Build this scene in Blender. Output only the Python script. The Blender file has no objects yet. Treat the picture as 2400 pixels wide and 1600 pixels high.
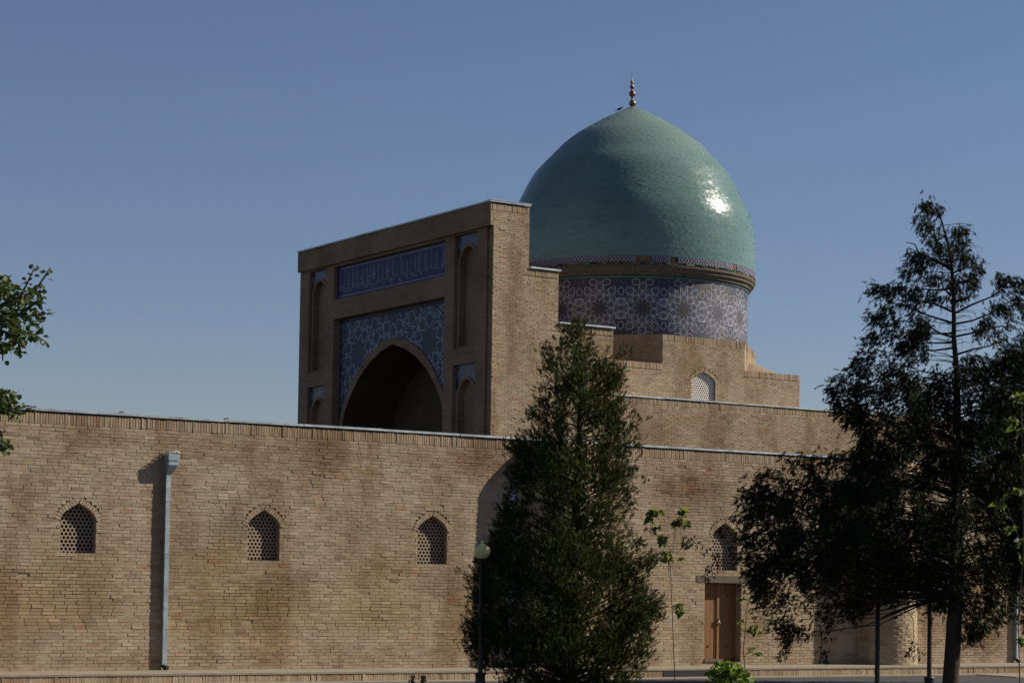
import bpy, math, random
import numpy as np
from mathutils import Matrix, Vector

# ------------------------------------------------------------------ camera, sky, sun, exposure
SC = bpy.context.scene
COL = SC.collection
YAW, PITCH, ROLL, FPX, CY = 0.571476, 0.0395004, 0.0155869, 5040.3, 1173.3
CAM = np.array([0.0, -44.0, 1.96])
R_ = Vector((math.cos(YAW), -math.sin(YAW), 0)); F_ = Vector((math.sin(YAW), math.cos(YAW), 0)); Z_ = Vector((0, 0, 1))
fwd = F_*math.cos(PITCH) + Z_*math.sin(PITCH)
up = -F_*math.sin(PITCH) + Z_*math.cos(PITCH)
cr, sr = math.cos(ROLL), math.sin(ROLL)
cx = R_*cr + up*sr; cyv = -R_*sr + up*cr
cd = bpy.data.cameras.new('camera'); cam = bpy.data.objects.new('camera', cd); COL.objects.link(cam)
M = Matrix.Identity(4)
for i in range(3):
    M[i][0] = cx[i]; M[i][1] = cyv[i]; M[i][2] = -fwd[i]; M[i][3] = CAM[i]
cam.matrix_world = M
cd.sensor_width = 36.0; cd.lens = FPX/2400*36; cd.shift_y = (CY-800)/2400
cd.clip_start = 0.5; cd.clip_end = 3000
SC.camera = cam

SUN = Vector((2.5, -1.0, 1.84)).normalized()
EL = math.asin(SUN.z)
w = bpy.data.worlds.new('World'); SC.world = w; w.use_nodes = True
nt = w.node_tree; bg = nt.nodes['Background']
sky = nt.nodes.new('ShaderNodeTexSky'); sky.sky_type = 'NISHITA'; sky.sun_disc = False
sky.sun_elevation = EL; sky.sun_rotation = math.atan2(SUN.x, SUN.y)
sky.altitude = 600; sky.air_density = 1.1; sky.dust_density = 0.35; sky.ozone_density = 5.0
gr = nt.nodes.new('ShaderNodeMix'); gr.data_type = 'RGBA'; gr.blend_type = 'MULTIPLY'; gr.inputs[0].default_value = 1.0
gr.inputs[7].default_value = (1.095, .95, .96, 1)      # white balance of the photograph
nt.links.new(sky.outputs[0], gr.inputs[6]); nt.links.new(gr.outputs[2], bg.inputs[0]); bg.inputs[1].default_value = 0.054
sl = bpy.data.lights.new('sun', 'SUN'); sl.energy = 5.0; sl.angle = math.radians(0.53); sl.color = (1.0, 0.915, 0.77)
so = bpy.data.objects.new('sun', sl); COL.objects.link(so)
so.rotation_euler = SUN.to_track_quat('Z', 'Y').to_euler()
SC.view_settings.view_transform = 'Standard'; SC.view_settings.look = 'None'
SC.view_settings.gamma = 1.0; SC.view_settings.use_curve_mapping = False
SC.view_settings.exposure = 0.45

rng = np.random.default_rng(7); random.seed(7)

def at(px, py, d):
    """point seen at photograph pixel (px,py), d metres along the view"""
    x = px-1200; y = -(py-CY)
    X, Y = cr*x - sr*y, sr*x + cr*y
    v = R_*X + fwd*FPX + up*Y
    v = v*(d/v.dot(F_))
    return Vector(CAM) + v

# ------------------------------------------------------------------ helpers
def tag(o, label=None, cat=None, group=None, kind=None):
    if label: o['label'] = label
    if cat: o['category'] = cat
    if group: o['group'] = group
    if kind: o['kind'] = kind
    return o

def link(o, parent=None):
    COL.objects.link(o)
    if parent is not None:
        o.parent = parent
    return o

def empty(name, loc=(0, 0, 0)):
    o = bpy.data.objects.new(name, None); o.location = loc; o.empty_display_size = .3
    return link(o)

def fast_mesh(name, V, Q, mat=None, tone=None, smooth=False, loops=None, mats=None, mi=None):
    """V (n,3), Q (m,4) or (m,3) int array"""
    V = np.asarray(V, dtype=np.float32); Q = np.asarray(Q, dtype=np.int32)
    me = bpy.data.meshes.new(name)
    k = Q.shape[1]
    me.vertices.add(len(V)); me.vertices.foreach_set('co', V.ravel())
    me.loops.add(Q.size); me.loops.foreach_set('vertex_index', Q.ravel())
    me.polygons.add(len(Q)); me.polygons.foreach_set('loop_start', np.arange(0, Q.size, k, dtype=np.int32))
    me.polygons.foreach_set('loop_total', np.full(len(Q), k, dtype=np.int32))
    me.polygons.foreach_set('use_smooth', np.full(len(Q), bool(smooth)))
    if mats:
        for m in mats: me.materials.append(m)
        me.polygons.foreach_set('material_index', np.asarray(mi, dtype=np.int32))
    elif mat: me.materials.append(mat)
    if tone is not None:
        a = me.attributes.new('tone', 'FLOAT', 'FACE'); a.data.foreach_set('value', np.asarray(tone, dtype=np.float32))
    me.update(calc_edges=True); me.validate()
    return me

def mobj(name, me, parent=None, loc=None):
    o = bpy.data.objects.new(name, me)
    if loc is not None: o.location = loc
    return link(o, parent)

class MB:
    """small mesh builder"""
    def __init__(s): s.v = []; s.f = []; s.sm = []; s.m = []; s.cur = 0
    def face(s, pts, sm=False):
        b = len(s.v); s.v += [tuple(p) for p in pts]; s.f.append(tuple(range(b, b+len(pts)))); s.sm.append(sm); s.m.append(s.cur)
    def box(s, x0, x1, y0, y1, z0, z1):
        P = [(x0,y0,z0),(x1,y0,z0),(x1,y1,z0),(x0,y1,z0),(x0,y0,z1),(x1,y0,z1),(x1,y1,z1),(x0,y1,z1)]
        b = len(s.v); s.v += P
        for f in ((0,3,2,1),(4,5,6,7),(0,1,5,4),(1,2,6,5),(2,3,7,6),(3,0,4,7)):
            s.f.append(tuple(b+i for i in f)); s.sm.append(False); s.m.append(s.cur)
    def lathe(s, prof, c=(0,0,0), n=16, lean=(0,0), sm=True):
        b = len(s.v)
        for (r, z) in prof:
            for k in range(n):
                a = 2*math.pi*k/n
                s.v.append((c[0]+r*math.cos(a)+lean[0]*z, c[1]+r*math.sin(a)+lean[1]*z, c[2]+z))
        for i in range(len(prof)-1):
            for k in range(n):
                k2 = (k+1) % n
                s.f.append((b+i*n+k, b+i*n+k2, b+(i+1)*n+k2, b+(i+1)*n+k)); s.sm.append(sm); s.m.append(s.cur)
    def tube(s, pts, rad, n=6):
        pts = [Vector(p) for p in pts]; b = len(s.v)
        for i, p in enumerate(pts):
            d = (pts[min(i+1, len(pts)-1)]-pts[max(i-1, 0)]).normalized()
            a = d.cross(Vector((.31,.95,.05))).normalized(); c = d.cross(a)
            r = rad[i] if hasattr(rad, '__len__') else rad
            for k in range(n):
                t = 2*math.pi*k/n
                s.v.append(tuple(p + a*math.cos(t)*r + c*math.sin(t)*r))
        for i in range(len(pts)-1):
            for k in range(n):
                k2 = (k+1) % n
                s.f.append((b+i*n+k, b+i*n+k2, b+(i+1)*n+k2, b+(i+1)*n+k)); s.sm.append(True); s.m.append(s.cur)
        s.f.append(tuple(b+k for k in range(n))[::-1]); s.sm.append(False); s.m.append(s.cur)
        s.f.append(tuple(b+(len(pts)-1)*n+k for k in range(n))); s.sm.append(False); s.m.append(s.cur)
    def mesh(s, name, mats):
        me = bpy.data.meshes.new(name); me.from_pydata(s.v, [], s.f)
        for m in (mats if isinstance(mats, (list, tuple)) else [mats]): me.materials.append(m)
        me.polygons.foreach_set('use_smooth', s.sm); me.polygons.foreach_set('material_index', s.m)
        me.update(); return me
    def build(s, name, mats, parent=None, loc=None):
        return mobj(name, s.mesh(name, mats), parent, loc)

# ------------------------------------------------------------------ materials
def newmat(name, rough=.85, spec=.3):
    m = bpy.data.materials.new(name); m.use_nodes = True
    n = m.node_tree; b = n.nodes['Principled BSDF']
    b.inputs['Roughness'].default_value = rough
    b.inputs['Specular IOR Level'].default_value = spec
    return m, n, b
def N(n, t, **k):
    x = n.nodes.new(t)
    for a, v in k.items():
        if a.startswith('i_'): x.inputs[a[2:]].default_value = v
        else: setattr(x, a, v)
    return x
def noise(n, scale, det=3, rough=.55, vec=None, dim=None):
    x = N(n, 'ShaderNodeTexNoise'); x.inputs['Scale'].default_value = scale; x.inputs['Detail'].default_value = det; x.inputs['Roughness'].default_value = rough
    if vec is not None: n.links.new(vec, x.inputs['Vector'])
    return x
def ramp(n, fac, stops):
    r = N(n, 'ShaderNodeValToRGB'); e = r.color_ramp.elements
    while len(e) < len(stops): e.new(0.5)
    for i, (p, c) in enumerate(stops):
        e[i].position = p; e[i].color = (c[0], c[1], c[2], 1) if hasattr(c, '__len__') else (c, c, c, 1)
    n.links.new(fac, r.inputs[0]); return r
def mix(n, fac, a, b, typ='MIX'):
    x = N(n, 'ShaderNodeMix', data_type='RGBA', blend_type=typ)
    for s, v in ((0, fac), (6, a), (7, b)):
        if isinstance(v, (int, float)): x.inputs[s].default_value = v
        elif isinstance(v, tuple): x.inputs[s].default_value = (*v[:3], 1)
        else: n.links.new(v, x.inputs[s])
    return x.outputs[2]
def math_(n, op, a, b=None, c=None):
    x = N(n, 'ShaderNodeMath', operation=op)
    for i, v in enumerate((a, b, c)):
        if v is None: continue
        if isinstance(v, (int, float)): x.inputs[i].default_value = v
        else: n.links.new(v, x.inputs[i])
    return x.outputs[0]
def posn(n):
    g = N(n, 'ShaderNodeNewGeometry'); return g.outputs['Position']
def bump(n, b, h, dist=.01, st=1.0):
    x = N(n, 'ShaderNodeBump'); x.inputs['Strength'].default_value = st; x.inputs['Distance'].default_value = dist
    n.links.new(h, x.inputs['Height']); n.links.new(x.outputs[0], b.inputs['Normal'])

BRN, OLV, DRK, ORG, PAL = (.60,.49,.42), (.86,.82,.69), (.45,.39,.33), (.95,.76,.62), (1.3,1.3,1.32)
# (x, z, radius x, radius z, tint, strength): weather stains and repairs along the precinct wall
STAINS = [(22.9,5.0,1.1,.7,BRN,.8),(22.7,4.3,.6,.7,BRN,.55),(20.4,4.9,1.6,.35,BRN,.5),(17.6,5.0,1.8,.3,BRN,.45),(27.2,4.9,1.2,.7,BRN,.75),(25.6,4.9,.9,.3,BRN,.5),
          (20.8,3.15,.8,.65,DRK,.55),(20.6,2.4,1.0,.6,OLV,.9),(21.6,1.5,1.9,.8,OLV,.9),(17.2,1.9,1.5,.9,OLV,.8),(24.9,2.3,1.2,.7,OLV,.7),(24.6,1.2,1.6,.6,OLV,.8),(25.2,3.2,.6,.4,BRN,.4),(15.9,1.4,1.0,.8,ORG,.5),(16.8,1.2,.8,.4,ORG,.4),(16.4,.9,.9,.35,DRK,.35),(22.6,2.0,.7,.4,BRN,.5),(26.3,1.9,1.0,.5,BRN,.5),
          (21.3,.65,1.0,.28,PAL,.8),(22.2,.45,.6,.2,PAL,.6),(23.6,1.6,.8,.5,PAL,.35),(18.6,3.6,1.2,1.0,PAL,.25),(24.3,4.1,1.2,.9,PAL,.3),(18.0,.25,2.2,.3,BRN,.4),(24.5,.3,3,.35,BRN,.35),(33.4,4.6,1.6,.6,BRN,.8),(34.6,4.3,1.0,.7,DRK,.4),(36.4,4.9,1.5,.4,BRN,.6),(32.3,4.2,.8,.9,PAL,.35),(33.0,1.3,.8,1.4,PAL,.3),(44.2,.6,1.8,.5,DRK,.35),(42.5,1.1,1.0,.6,BRN,.4)]
def brick_mat(name, c0, c1, c2, warm=1.0, stain=1.0, lo_patch=False):
    m, n, b = newmat(name, .9, .15)
    P = posn(n)
    t = N(n, 'ShaderNodeAttribute', attribute_name='tone').outputs['Fac']
    base = ramp(n, t, [(0, c0), (.35, c1), (.75, c2), (.93, tuple(x*1.12 for x in c2)), (1.0, (c1[0]*1.08, c1[1]*.84, c1[2]*.76))]).outputs[0]
    big = noise(n, .42, 4, .6, P); 
    # rain staining: long vertical blotches, darker brown
    mp = N(n, 'ShaderNodeMapping'); mp.inputs['Scale'].default_value = (1.0, 1.0, .38); n.links.new(P, mp.inputs[0])
    st = noise(n, .85, 5, .62, mp.outputs[0])
    stf = ramp(n, st.outputs[0], [(.46, 0), (.60, 1)]).outputs[0]
    c = mix(n, math_(n, 'MULTIPLY', stf, .72*stain), base, mix(n, 1.0, base, (.62, .53, .45), 'MULTIPLY'))
    # olive weathering patches
    ol = ramp(n, big.outputs[0], [(.5, 0), (.62, 1)]).outputs[0]
    sep = N(n, 'ShaderNodeSeparateXYZ'); n.links.new(P, sep.inputs[0])
    if lo_patch:
        zf = ramp(n, math_(n, 'MULTIPLY', math_(n, 'ADD', sep.outputs[2], math_(n, 'MULTIPLY', st.outputs[0], 1.6)), .2), [(.22, 0), (.34, 1), (.62, .8), (.78, 0)]).outputs[0]
        ol = math_(n, 'MULTIPLY', math_(n, 'ADD', ol, .35), zf)
    c = mix(n, math_(n, 'MULTIPLY', ol, .6), c, mix(n, 1.0, c, (.84, .78, .62), 'MULTIPLY'))
    if lo_patch:
        ef = noise(n, 1.9, 5, .7, P)
        zf2 = ramp(n, math_(n, 'MULTIPLY', sep.outputs[2], .2), [(.0, 1), (.18, .9), (.26, 0)]).outputs[0]
        e2 = math_(n, 'MULTIPLY', ramp(n, ef.outputs[0], [(.6, 0), (.7, 1)]).outputs[0], zf2)
        c = mix(n, math_(n, 'MULTIPLY', e2, .5), c, (.46, .42, .37))
        # rows just under the coping, browner from splashing
        zt = ramp(n, math_(n, 'MULTIPLY', sep.outputs[2], .18), [(.84, 0), (.98, 1)]).outputs[0]
        c = mix(n, math_(n, 'MULTIPLY', zt, .35), c, mix(n, 1.0, c, (.80, .72, .66), 'MULTIPLY'))
    if lo_patch:
        wob = N(n, 'ShaderNodeVectorMath', operation='ADD'); nz = noise(n, 1.6, 5, .65, P)
        sc2 = N(n, 'ShaderNodeVectorMath', operation='MULTIPLY_ADD'); sc2.inputs[1].default_value = (1.1, 0, 1.1); sc2.inputs[2].default_value = (-.55, 0, -.55)
        n.links.new(nz.outputs['Color'], sc2.inputs[0]); n.links.new(P, wob.inputs[0]); n.links.new(sc2.outputs[0], wob.inputs[1])
        for (sx, sz, rx, rz, col, am) in STAINS:
            ds = N(n, 'ShaderNodeVectorMath', operation='MULTIPLY_ADD'); ds.inputs[1].default_value = (1/rx, 0, 1/rz); ds.inputs[2].default_value = (-sx/rx, 0, -sz/rz)
            n.links.new(wob.outputs[0], ds.inputs[0]); ln = N(n, 'ShaderNodeVectorMath', operation='LENGTH'); n.links.new(ds.outputs[0], ln.inputs[0])
            f = ramp(n, ln.outputs['Value'], [(.25, am), (1.0, 0)]).outputs[0]
            c = mix(n, f, c, mix(n, 1.0, c, col, 'MULTIPLY'))
    fine = noise(n, 38, 4, .7, P)
    c = mix(n, .35, c, mix(n, 1.0, c, ramp(n, fine.outputs[0], [(.3, .55), (.7, 1.3)]).outputs[0], 'MULTIPLY'))
    n.links.new(c, b.inputs['Base Color'])
    bump(n, b, noise(n, 60, 4, .7, P).outputs[0], .006, .8)
    return m

BR = dict(c0=(.235,.170,.115), c1=(.325,.250,.170), c2=(.385,.303,.212))
M_brick = brick_mat('yellow_brick', lo_patch=True, **BR)
M_brick2 = brick_mat('upper_yellow_brick', (.25,.18,.12), (.325,.245,.165), (.385,.298,.205), stain=1.0)
M_mortar = brick_mat('mortar', (.34,.275,.195), (.36,.29,.205), (.38,.305,.22), stain=.8, lo_patch=True)
M_mortar2 = brick_mat('upper_mortar', (.22,.175,.13), (.23,.185,.138), (.24,.19,.14), stain=.8)
M_cut = brick_mat('brick_edge', (.26,.20,.15), (.33,.26,.19), (.38,.31,.23), stain=.4)

def wallmat(name, axis, c_a, c_b, cm, w=.25, h=.062):
    """brickwork seen too obliquely or in shade to tell its bricks apart"""
    m, n, b = newmat(name, .92, .12)
    P = posn(n); sep = N(n, 'ShaderNodeSeparateXYZ'); n.links.new(P, sep.inputs[0])
    cmb = N(n, 'ShaderNodeCombineXYZ'); n.links.new(sep.outputs[axis], cmb.inputs[0]); n.links.new(sep.outputs[2], cmb.inputs[1])
    bt = N(n, 'ShaderNodeTexBrick'); n.links.new(cmb.outputs[0], bt.inputs['Vector'])
    bt.inputs['Scale'].default_value = 1; bt.inputs['Brick Width'].default_value = w+.012; bt.inputs['Row Height'].default_value = h+.012
    bt.inputs['Mortar Size'].default_value = .007; bt.inputs['Mortar Smooth'].default_value = .3
    bt.inputs['Color1'].default_value = (*c_a, 1); bt.inputs['Color2'].default_value = (*c_b, 1); bt.inputs['Mortar'].default_value = (*cm, 1)
    st = noise(n, .7, 5, .6, P)
    c = mix(n, ramp(n, st.outputs[0], [(.4, 0), (.7, .8)]).outputs[0], bt.outputs[0], mix(n, 1.0, bt.outputs[0], (.66, .58, .50), 'MULTIPLY'))
    fi = noise(n, 30, 3, .7, P); c = mix(n, .3, c, mix(n, 1.0, c, ramp(n, fi.outputs[0], [(.3, .5), (.7, 1.35)]).outputs[0], 'MULTIPLY'))
    n.links.new(c, b.inputs['Base Color'])
    h_ = math_(n, 'SUBTRACT', math_(n, 'MULTIPLY', fi.outputs[0], .3), bt.outputs['Fac'])
    bump(n, b, h_, .012, .9)
    return m
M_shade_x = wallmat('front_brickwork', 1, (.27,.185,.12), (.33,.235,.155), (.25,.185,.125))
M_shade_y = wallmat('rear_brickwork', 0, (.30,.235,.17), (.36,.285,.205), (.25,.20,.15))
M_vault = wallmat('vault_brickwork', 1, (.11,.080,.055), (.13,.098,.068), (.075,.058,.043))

def simple(name, col, rough=.6, metal=0, spec=.4, var=.25, sc=8, bmp=0):
    m, n, b = newmat(name, rough, spec); b.inputs['Metallic'].default_value = metal
    P = posn(n); q = noise(n, sc, 4, .65, P)
    c = mix(n, 1.0, col, ramp(n, q.outputs[0], [(.3, 1-var), (.7, 1+var)]).outputs[0], 'MULTIPLY')
    n.links.new(c, b.inputs['Base Color'])
    r = ramp(n, q.outputs[0], [(.3, max(0, rough-.08)), (.7, min(1, rough+.08))]); n.links.new(r.outputs[0], b.inputs['Roughness'])
    if bmp: bump(n, b, q.outputs[0], bmp, .7)
    return m
M_zinc = simple('galvanised_sheet', (.40,.43,.45), .42, .55, .5, .22, 3.0, .004)
M_pipe = simple('grey_sheet_metal', (.36,.42,.45), .40, .45, .5, .18, 5)
M_dark = simple('dark_shade_line', (.03,.027,.024), .95, 0, .1, .2)
M_inside = simple('dark_interior', (.02,.017,.014), .95, 0, .05, .2)
M_iron = simple('black_painted_iron', (.012,.013,.012), .42, .0, .4, .2, 20)
M_globe = simple('yellowed_plastic', (.64,.58,.24), .35, 0, .5, .08, 6)
M_plaster = simple('pierced_plaster', (.275,.215,.16), .85, 0, .2, .12, 14, .004)
M_whiteplaster = simple('pale_pierced_plaster', (.62,.58,.54), .85, 0, .2, .1, 14, .004)
M_lintel = simple('weathered_beam', (.115,.09,.068), .85, 0, .2, .25, 9, .006)
M_slab = simple('pale_step_slab', (.235,.20,.155), .9, 0, .15, .16, 2.5, .01)
M_shade_band = simple('painted_shade', (.03,.031,.033), .8, 0, .2, .2, 6)  # near black colour standing in for cast shade on the plinth
M_asphalt = simple('asphalt', (.05,.052,.056), .9, 0, .2, .25, 14, .01)
M_copper = simple('aged_copper', (.20,.11,.075), .40, .85, .5, .3, 9)
M_bird = simple('black_feathers', (.012,.014,.018), .6, 0, .3, .3, 30)
M_bark = simple('dark_bark', (.052,.04,.03), .95, 0, .1, .4, 25, .02)
M_twig = simple('brown_twig', (.07,.05,.035), .9, 0, .1, .3, 30)

def woodmat():
    m, n, b = newmat('old_oak_planks', .55, .35); P = posn(n)
    mp = N(n, 'ShaderNodeMapping'); mp.inputs['Scale'].default_value = (14, 14, 1.1); n.links.new(P, mp.inputs[0])
    q = noise(n, 3, 6, .7, mp.outputs[0])
    c = ramp(n, q.outputs[0], [(.25, (.085,.036,.013)), (.5, (.19,.092,.030)), (.75, (.27,.14,.05))]).outputs[0]
    n.links.new(c, b.inputs['Base Color']); bump(n, b, q.outputs[0], .006, .8); return m
M_wood = woodmat()

def glaze_mat():
    m, n, b = newmat('turquoise_glaze', .3, .38); P = posn(n)
    t = N(n, 'ShaderNodeAttribute', attribute_name='tone').outputs['Fac']
    c = ramp(n, t, [(0, (.100,.168,.153)), (.5, (.118,.196,.180)), (.93, (.132,.214,.197)), (1, (.15,.20,.17))]).outputs[0]
    q = noise(n, .55, 4, .6, P); c = mix(n, ramp(n, q.outputs[0], [(.42, 0), (.68, .7)]).outputs[0], c, mix(n, 1.0, c, (.72,.80,.78), 'MULTIPLY'))
    sep = N(n, 'ShaderNodeSeparateXYZ'); n.links.new(P, sep.inputs[0])
    # lime bloom and dust settled on the flatter top
    zt = ramp(n, math_(n, 'ADD', math_(n, 'MULTIPLY', math_(n, 'SUBTRACT', sep.outputs[2], 13.6), 1/6.4), math_(n, 'MULTIPLY', math_(n, 'SUBTRACT', q.outputs[0], .5), .3)), [(.45, 0), (.98, 1)]).outputs[0]
    c = mix(n, math_(n, 'MULTIPLY', zt, .5), c, (.19,.245,.205))
    n.links.new(c, b.inputs['Base Color'])
    r = ramp(n, noise(n, 6, 3, .6, P).outputs[0], [(.3, .12), (.7, .24)]).outputs[0]
    r2 = mix(n, math_(n, 'MULTIPLY', zt, .8), r, (.6,.6,.6)); n.links.new(r2, b.inputs['Roughness'])
    bump(n, b, noise(n, 9, 3, .6, P).outputs[0], .007, .5)
    return m
M_glaze = glaze_mat()
M_glazegap = simple('grout_teal', (.08,.135,.12), .9, 0, .1, .2, 12)

def tile_mat(name, a, b_, c_, sc=14, rough=.3):
    m, n, b = newmat(name, rough, .5); P = posn(n)
    v = N(n, 'ShaderNodeTexVoronoi'); v.inputs['Scale'].default_value = sc; n.links.new(P, v.inputs['Vector'])
    q = noise(n, 1.1, 4, .6, P)
    sp = ramp(n, v.outputs['Distance'], [(.16, c_), (.26, a)]).outputs[0]
    c = mix(n, ramp(n, q.outputs[0], [(.4, 0), (.62, 1)]).outputs[0], sp, mix(n, ramp(n, v.outputs['Distance'], [(.2, .6), (.3, 0)]).outputs[0], b_, c_))
    n.links.new(c, b.inputs['Base Color']); return m
M_tile_drum = tile_mat('navy_and_olive_tile', (.018,.021,.055), (.040,.034,.028), (.10,.105,.15), 22, .55)
M_tile_span = tile_mat('blue_tile', (.030,.040,.085), (.045,.043,.045), (.07,.085,.12), 11, .6)
M_tile_insc = tile_mat('cobalt_tile', (.013,.012,.085), (.016,.015,.095), (.022,.025,.07), 18, .6)
M_tile_niche = tile_mat('niche_tile', (.022,.024,.045), (.045,.040,.032), (.06,.062,.08), 12)
M_line = simple('white_glazed_line', (.40,.395,.45), .35, 0, .5, .15, 6)
M_line2 = simple('pale_blue_line', (.20,.235,.33), .4, 0, .5, .2, 6)
M_script = simple('white_glazed_script', (.20,.20,.29), .35, 0, .5, .15, 6)
M_lilac = simple('lilac_border_tile', (.27,.24,.34), .4, 0, .5, .35, 9)
M_rimbrick = simple('cornice_brick', (.105,.088,.066), .9, 0, .15, .3, 6, .01)
M_rimbrick2 = simple('cornice_upright_brick', (.15,.128,.098), .9, 0, .15, .45, 10, .01)
M_broken = simple('exposed_orange_brick', (.17,.105,.065), .95, 0, .1, .4, 8, .02)
M_teal = simple('teal_rim_tile', (.05,.12,.11), .35, 0, .5, .25, 7)

def leafmat(name, cols, rough=.5, trans=.25, sc=3.0, spec=.3):
    m, n, b = newmat(name, rough, spec); P = posn(n)
    t = N(n, 'ShaderNodeAttribute', attribute_name='tone').outputs['Fac']
    q = noise(n, sc, 3, .6, P)
    f = math_(n, 'ADD', math_(n, 'MULTIPLY', t, .6), math_(n, 'MULTIPLY', q.outputs[0], .4))
    c = ramp(n, f, [(.1, cols[0]), (.5, cols[1]), (.85, cols[2])]).outputs[0]
    n.links.new(c, b.inputs['Base Color'])
    tr = N(n, 'ShaderNodeBsdfTranslucent'); n.links.new(mix(n, 1.0, c, (1.5, 1.5, .6), 'MULTIPLY'), tr.inputs[0])
    ms = N(n, 'ShaderNodeMixShader'); ms.inputs[0].default_value = trans
    n.links.new(b.outputs[0], ms.inputs[1]); n.links.new(tr.outputs[0], ms.inputs[2])
    n.links.new(ms.outputs[0], n.nodes['Material Output'].inputs[0]); return m
M_conifer = leafmat('juniper_green', [(.018,.022,.010), (.038,.048,.017), (.068,.082,.026)], .85, .14, 1.3, .08)
M_conifer2 = leafmat('dark_cypress_green', [(.012,.014,.010), (.021,.027,.013), (.038,.044,.019)], .85, .06, 1.3, .06)
M_decid = leafmat('dark_round_leaf', [(.03,.045,.015), (.045,.07,.022), (.06,.09,.03)], .45, .22)
M_sap = leafmat('yellow_green_leaf', [(.045,.07,.018), (.10,.14,.03), (.19,.21,.04)], .5, .35)
M_vine = leafmat('bright_vine_leaf', [(.045,.085,.018), (.095,.155,.03), (.20,.26,.05)], .42, .4)
M_red = leafmat('reddish_bud', [(.06,.035,.02), (.09,.05,.03), (.11,.07,.035)], .6, .2)

# ------------------------------------------------------------------ the ground
def grid_sheet(name, x0, x1, y0, y1, z, mat, kind, label=None, div=1):
    mb = MB(); mb.face([(x0,y0,z),(x1,y0,z),(x1,y1,z),(x0,y1,z)]); o = mb.build(name, mat); tag(o, label, None, None, kind); return o
M_earth = simple('dark_earth', (.06,.055,.042), .95, 0, .1, .25, 1.2, .02)
grid_sheet('ground', -900, 900, -900, 1100, -.455, M_earth, 'structure', 'flat dry ground reaching to the horizon')
grid_sheet('road', -80, 140, -30, -3.8, -.448, M_asphalt, 'structure', 'dark asphalt road in front of the low brick steps')
grid_sheet('path', 3, 41.58, -9.5, -2.3, -.222, M_asphalt, 'structure', 'raised asphalt path along the plinth')

# ------------------------------------------------------------------ brickwork generators
COURSE, PITCHB, JT = .0742, .2665, .012

def rows_for(u0, u1, v0, v1, holes, seed=0, course=COURSE, pitch=PITCHB):
    """returns brick rects and the row intervals (for mortar). holes: list of f(v)->(a,b) or None"""
    r = np.random.default_rng(seed); rects = []; strips = []
    nrow = int(round((v1-v0)/course)); ch = (v1-v0)/nrow
    for i in range(nrow):
        va = v0+i*ch; vb = va+ch; vm = (va+vb)/2
        cuts = []
        for h in holes:
            q = h(vm)
            if q: cuts.append(q)
        cuts.sort(); segs = []; s = u0
        for a, b in cuts:
            if a > s: segs.append((s, min(a, u1)))
            s = max(s, b)
        if s < u1: segs.append((s, u1))
        off = (i % 2)*pitch*.5 + r.uniform(-.035, .035)
        for a, b in segs:
            strips.append((a, b, va, vb))
            x = math.floor((a-u0-off)/pitch)*pitch + u0 + off
            while x < b:
                e = x + pitch*r.uniform(.97, 1.03)
                p, q = max(x, a), min(e, b)
                if q-p > .035: rects.append((p+JT*.5, q-JT*.5, va+JT*.45, vb-JT*.45))
                x = e
    return np.array(rects), np.array(strips)

def brick_arrays(rects, seed, depth=.05, proud=.004, jit=.0035, tilt=.004):
    r = np.random.default_rng(seed); n = len(rects)
    u0, u1, v0, v1 = rects.T
    d = -np.abs(r.normal(0, proud, n)) + r.uniform(-.0015, .0015, n)
    T = np.zeros((n, 8, 3))
    for k, (uu, vv) in enumerate(((u0, v0), (u1, v0), (u1, v1), (u0, v1))):
        T[:, k, 0] = uu + r.normal(0, jit*.7, n); T[:, k, 1] = vv + r.normal(0, jit*.6, n); T[:, k, 2] = d + r.normal(0, tilt*.5, n)
        T[:, k+4, 0] = uu; T[:, k+4, 1] = vv; T[:, k+4, 2] = depth
    tone = np.clip(r.normal(.5, .17, n), 0, .97); tone[r.random(n) < .007] = 1.0
    return T, tone
BF = np.array([[0,1,2,3],[0,4,5,1],[1,5,6,2],[2,6,7,3],[3,7,4,0]])
def bricks_mesh(name, W, tone, mat):
    n = len(W); V = W.reshape(-1, 3)
    Q = (BF[None] + (np.arange(n)*8)[:, None, None]).reshape(-1, 4)
    return fast_mesh(name, V, Q, mat, np.repeat(tone, 5))

def place_bricks(T, tone, mapf, mat, parent, nind, name='brick', stuffname='brickwork', far=None, pick=None):
    """first nind (largest in view) become objects, the rest one mesh"""
    P = mapf(T.reshape(-1, 3)).reshape(T.shape)
    c = P[:, :4].mean(1)
    size = np.linalg.norm(P[:, 1]-P[:, 0], axis=1)*np.linalg.norm(P[:, 3]-P[:, 0], axis=1)
    dist = np.linalg.norm(c-CAM, axis=1); score = size/dist**2
    if pick is not None: score = score*pick(c)
    order = np.argsort(-score); ind = order[:nind] if nind else order[:0]; rest = order[len(ind):]
    for i in ind:
        base = c[i]; me = fast_mesh(name, P[i]-base, BF, mat, np.repeat(tone[i], 5))
        mobj(name, me, parent, base - np.array(parent.location if parent else (0,0,0)) if parent else base)
    if len(rest):
        off = np.array(parent.location) if parent else 0
        o = mobj(stuffname, bricks_mesh(stuffname, P[rest]-off, tone[rest], mat), parent); o['kind'] = 'stuff'
        return o

def mortar_mesh(name, strips, mapf, depthf, mat, off=0, step=.16):
    V = []; Q = []; T = []
    for a, b, va, vb in strips:
        k = max(1, int(round((b-a)/step))); us = np.linspace(a, b, k+1)
        b0 = len(V)
        for u in us:
            V.append((u, va)); V.append((u, vb))
        for j in range(k): Q.append((b0+2*j, b0+2*j+2, b0+2*j+3, b0+2*j+1)); T.append(.5)
    V = np.array(V); D = depthf(V[:, 0], V[:, 1])
    P = mapf(np.column_stack([V, D]))-off
    return fast_mesh(name, P, np.array(Q), mat, np.array(T))

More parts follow.
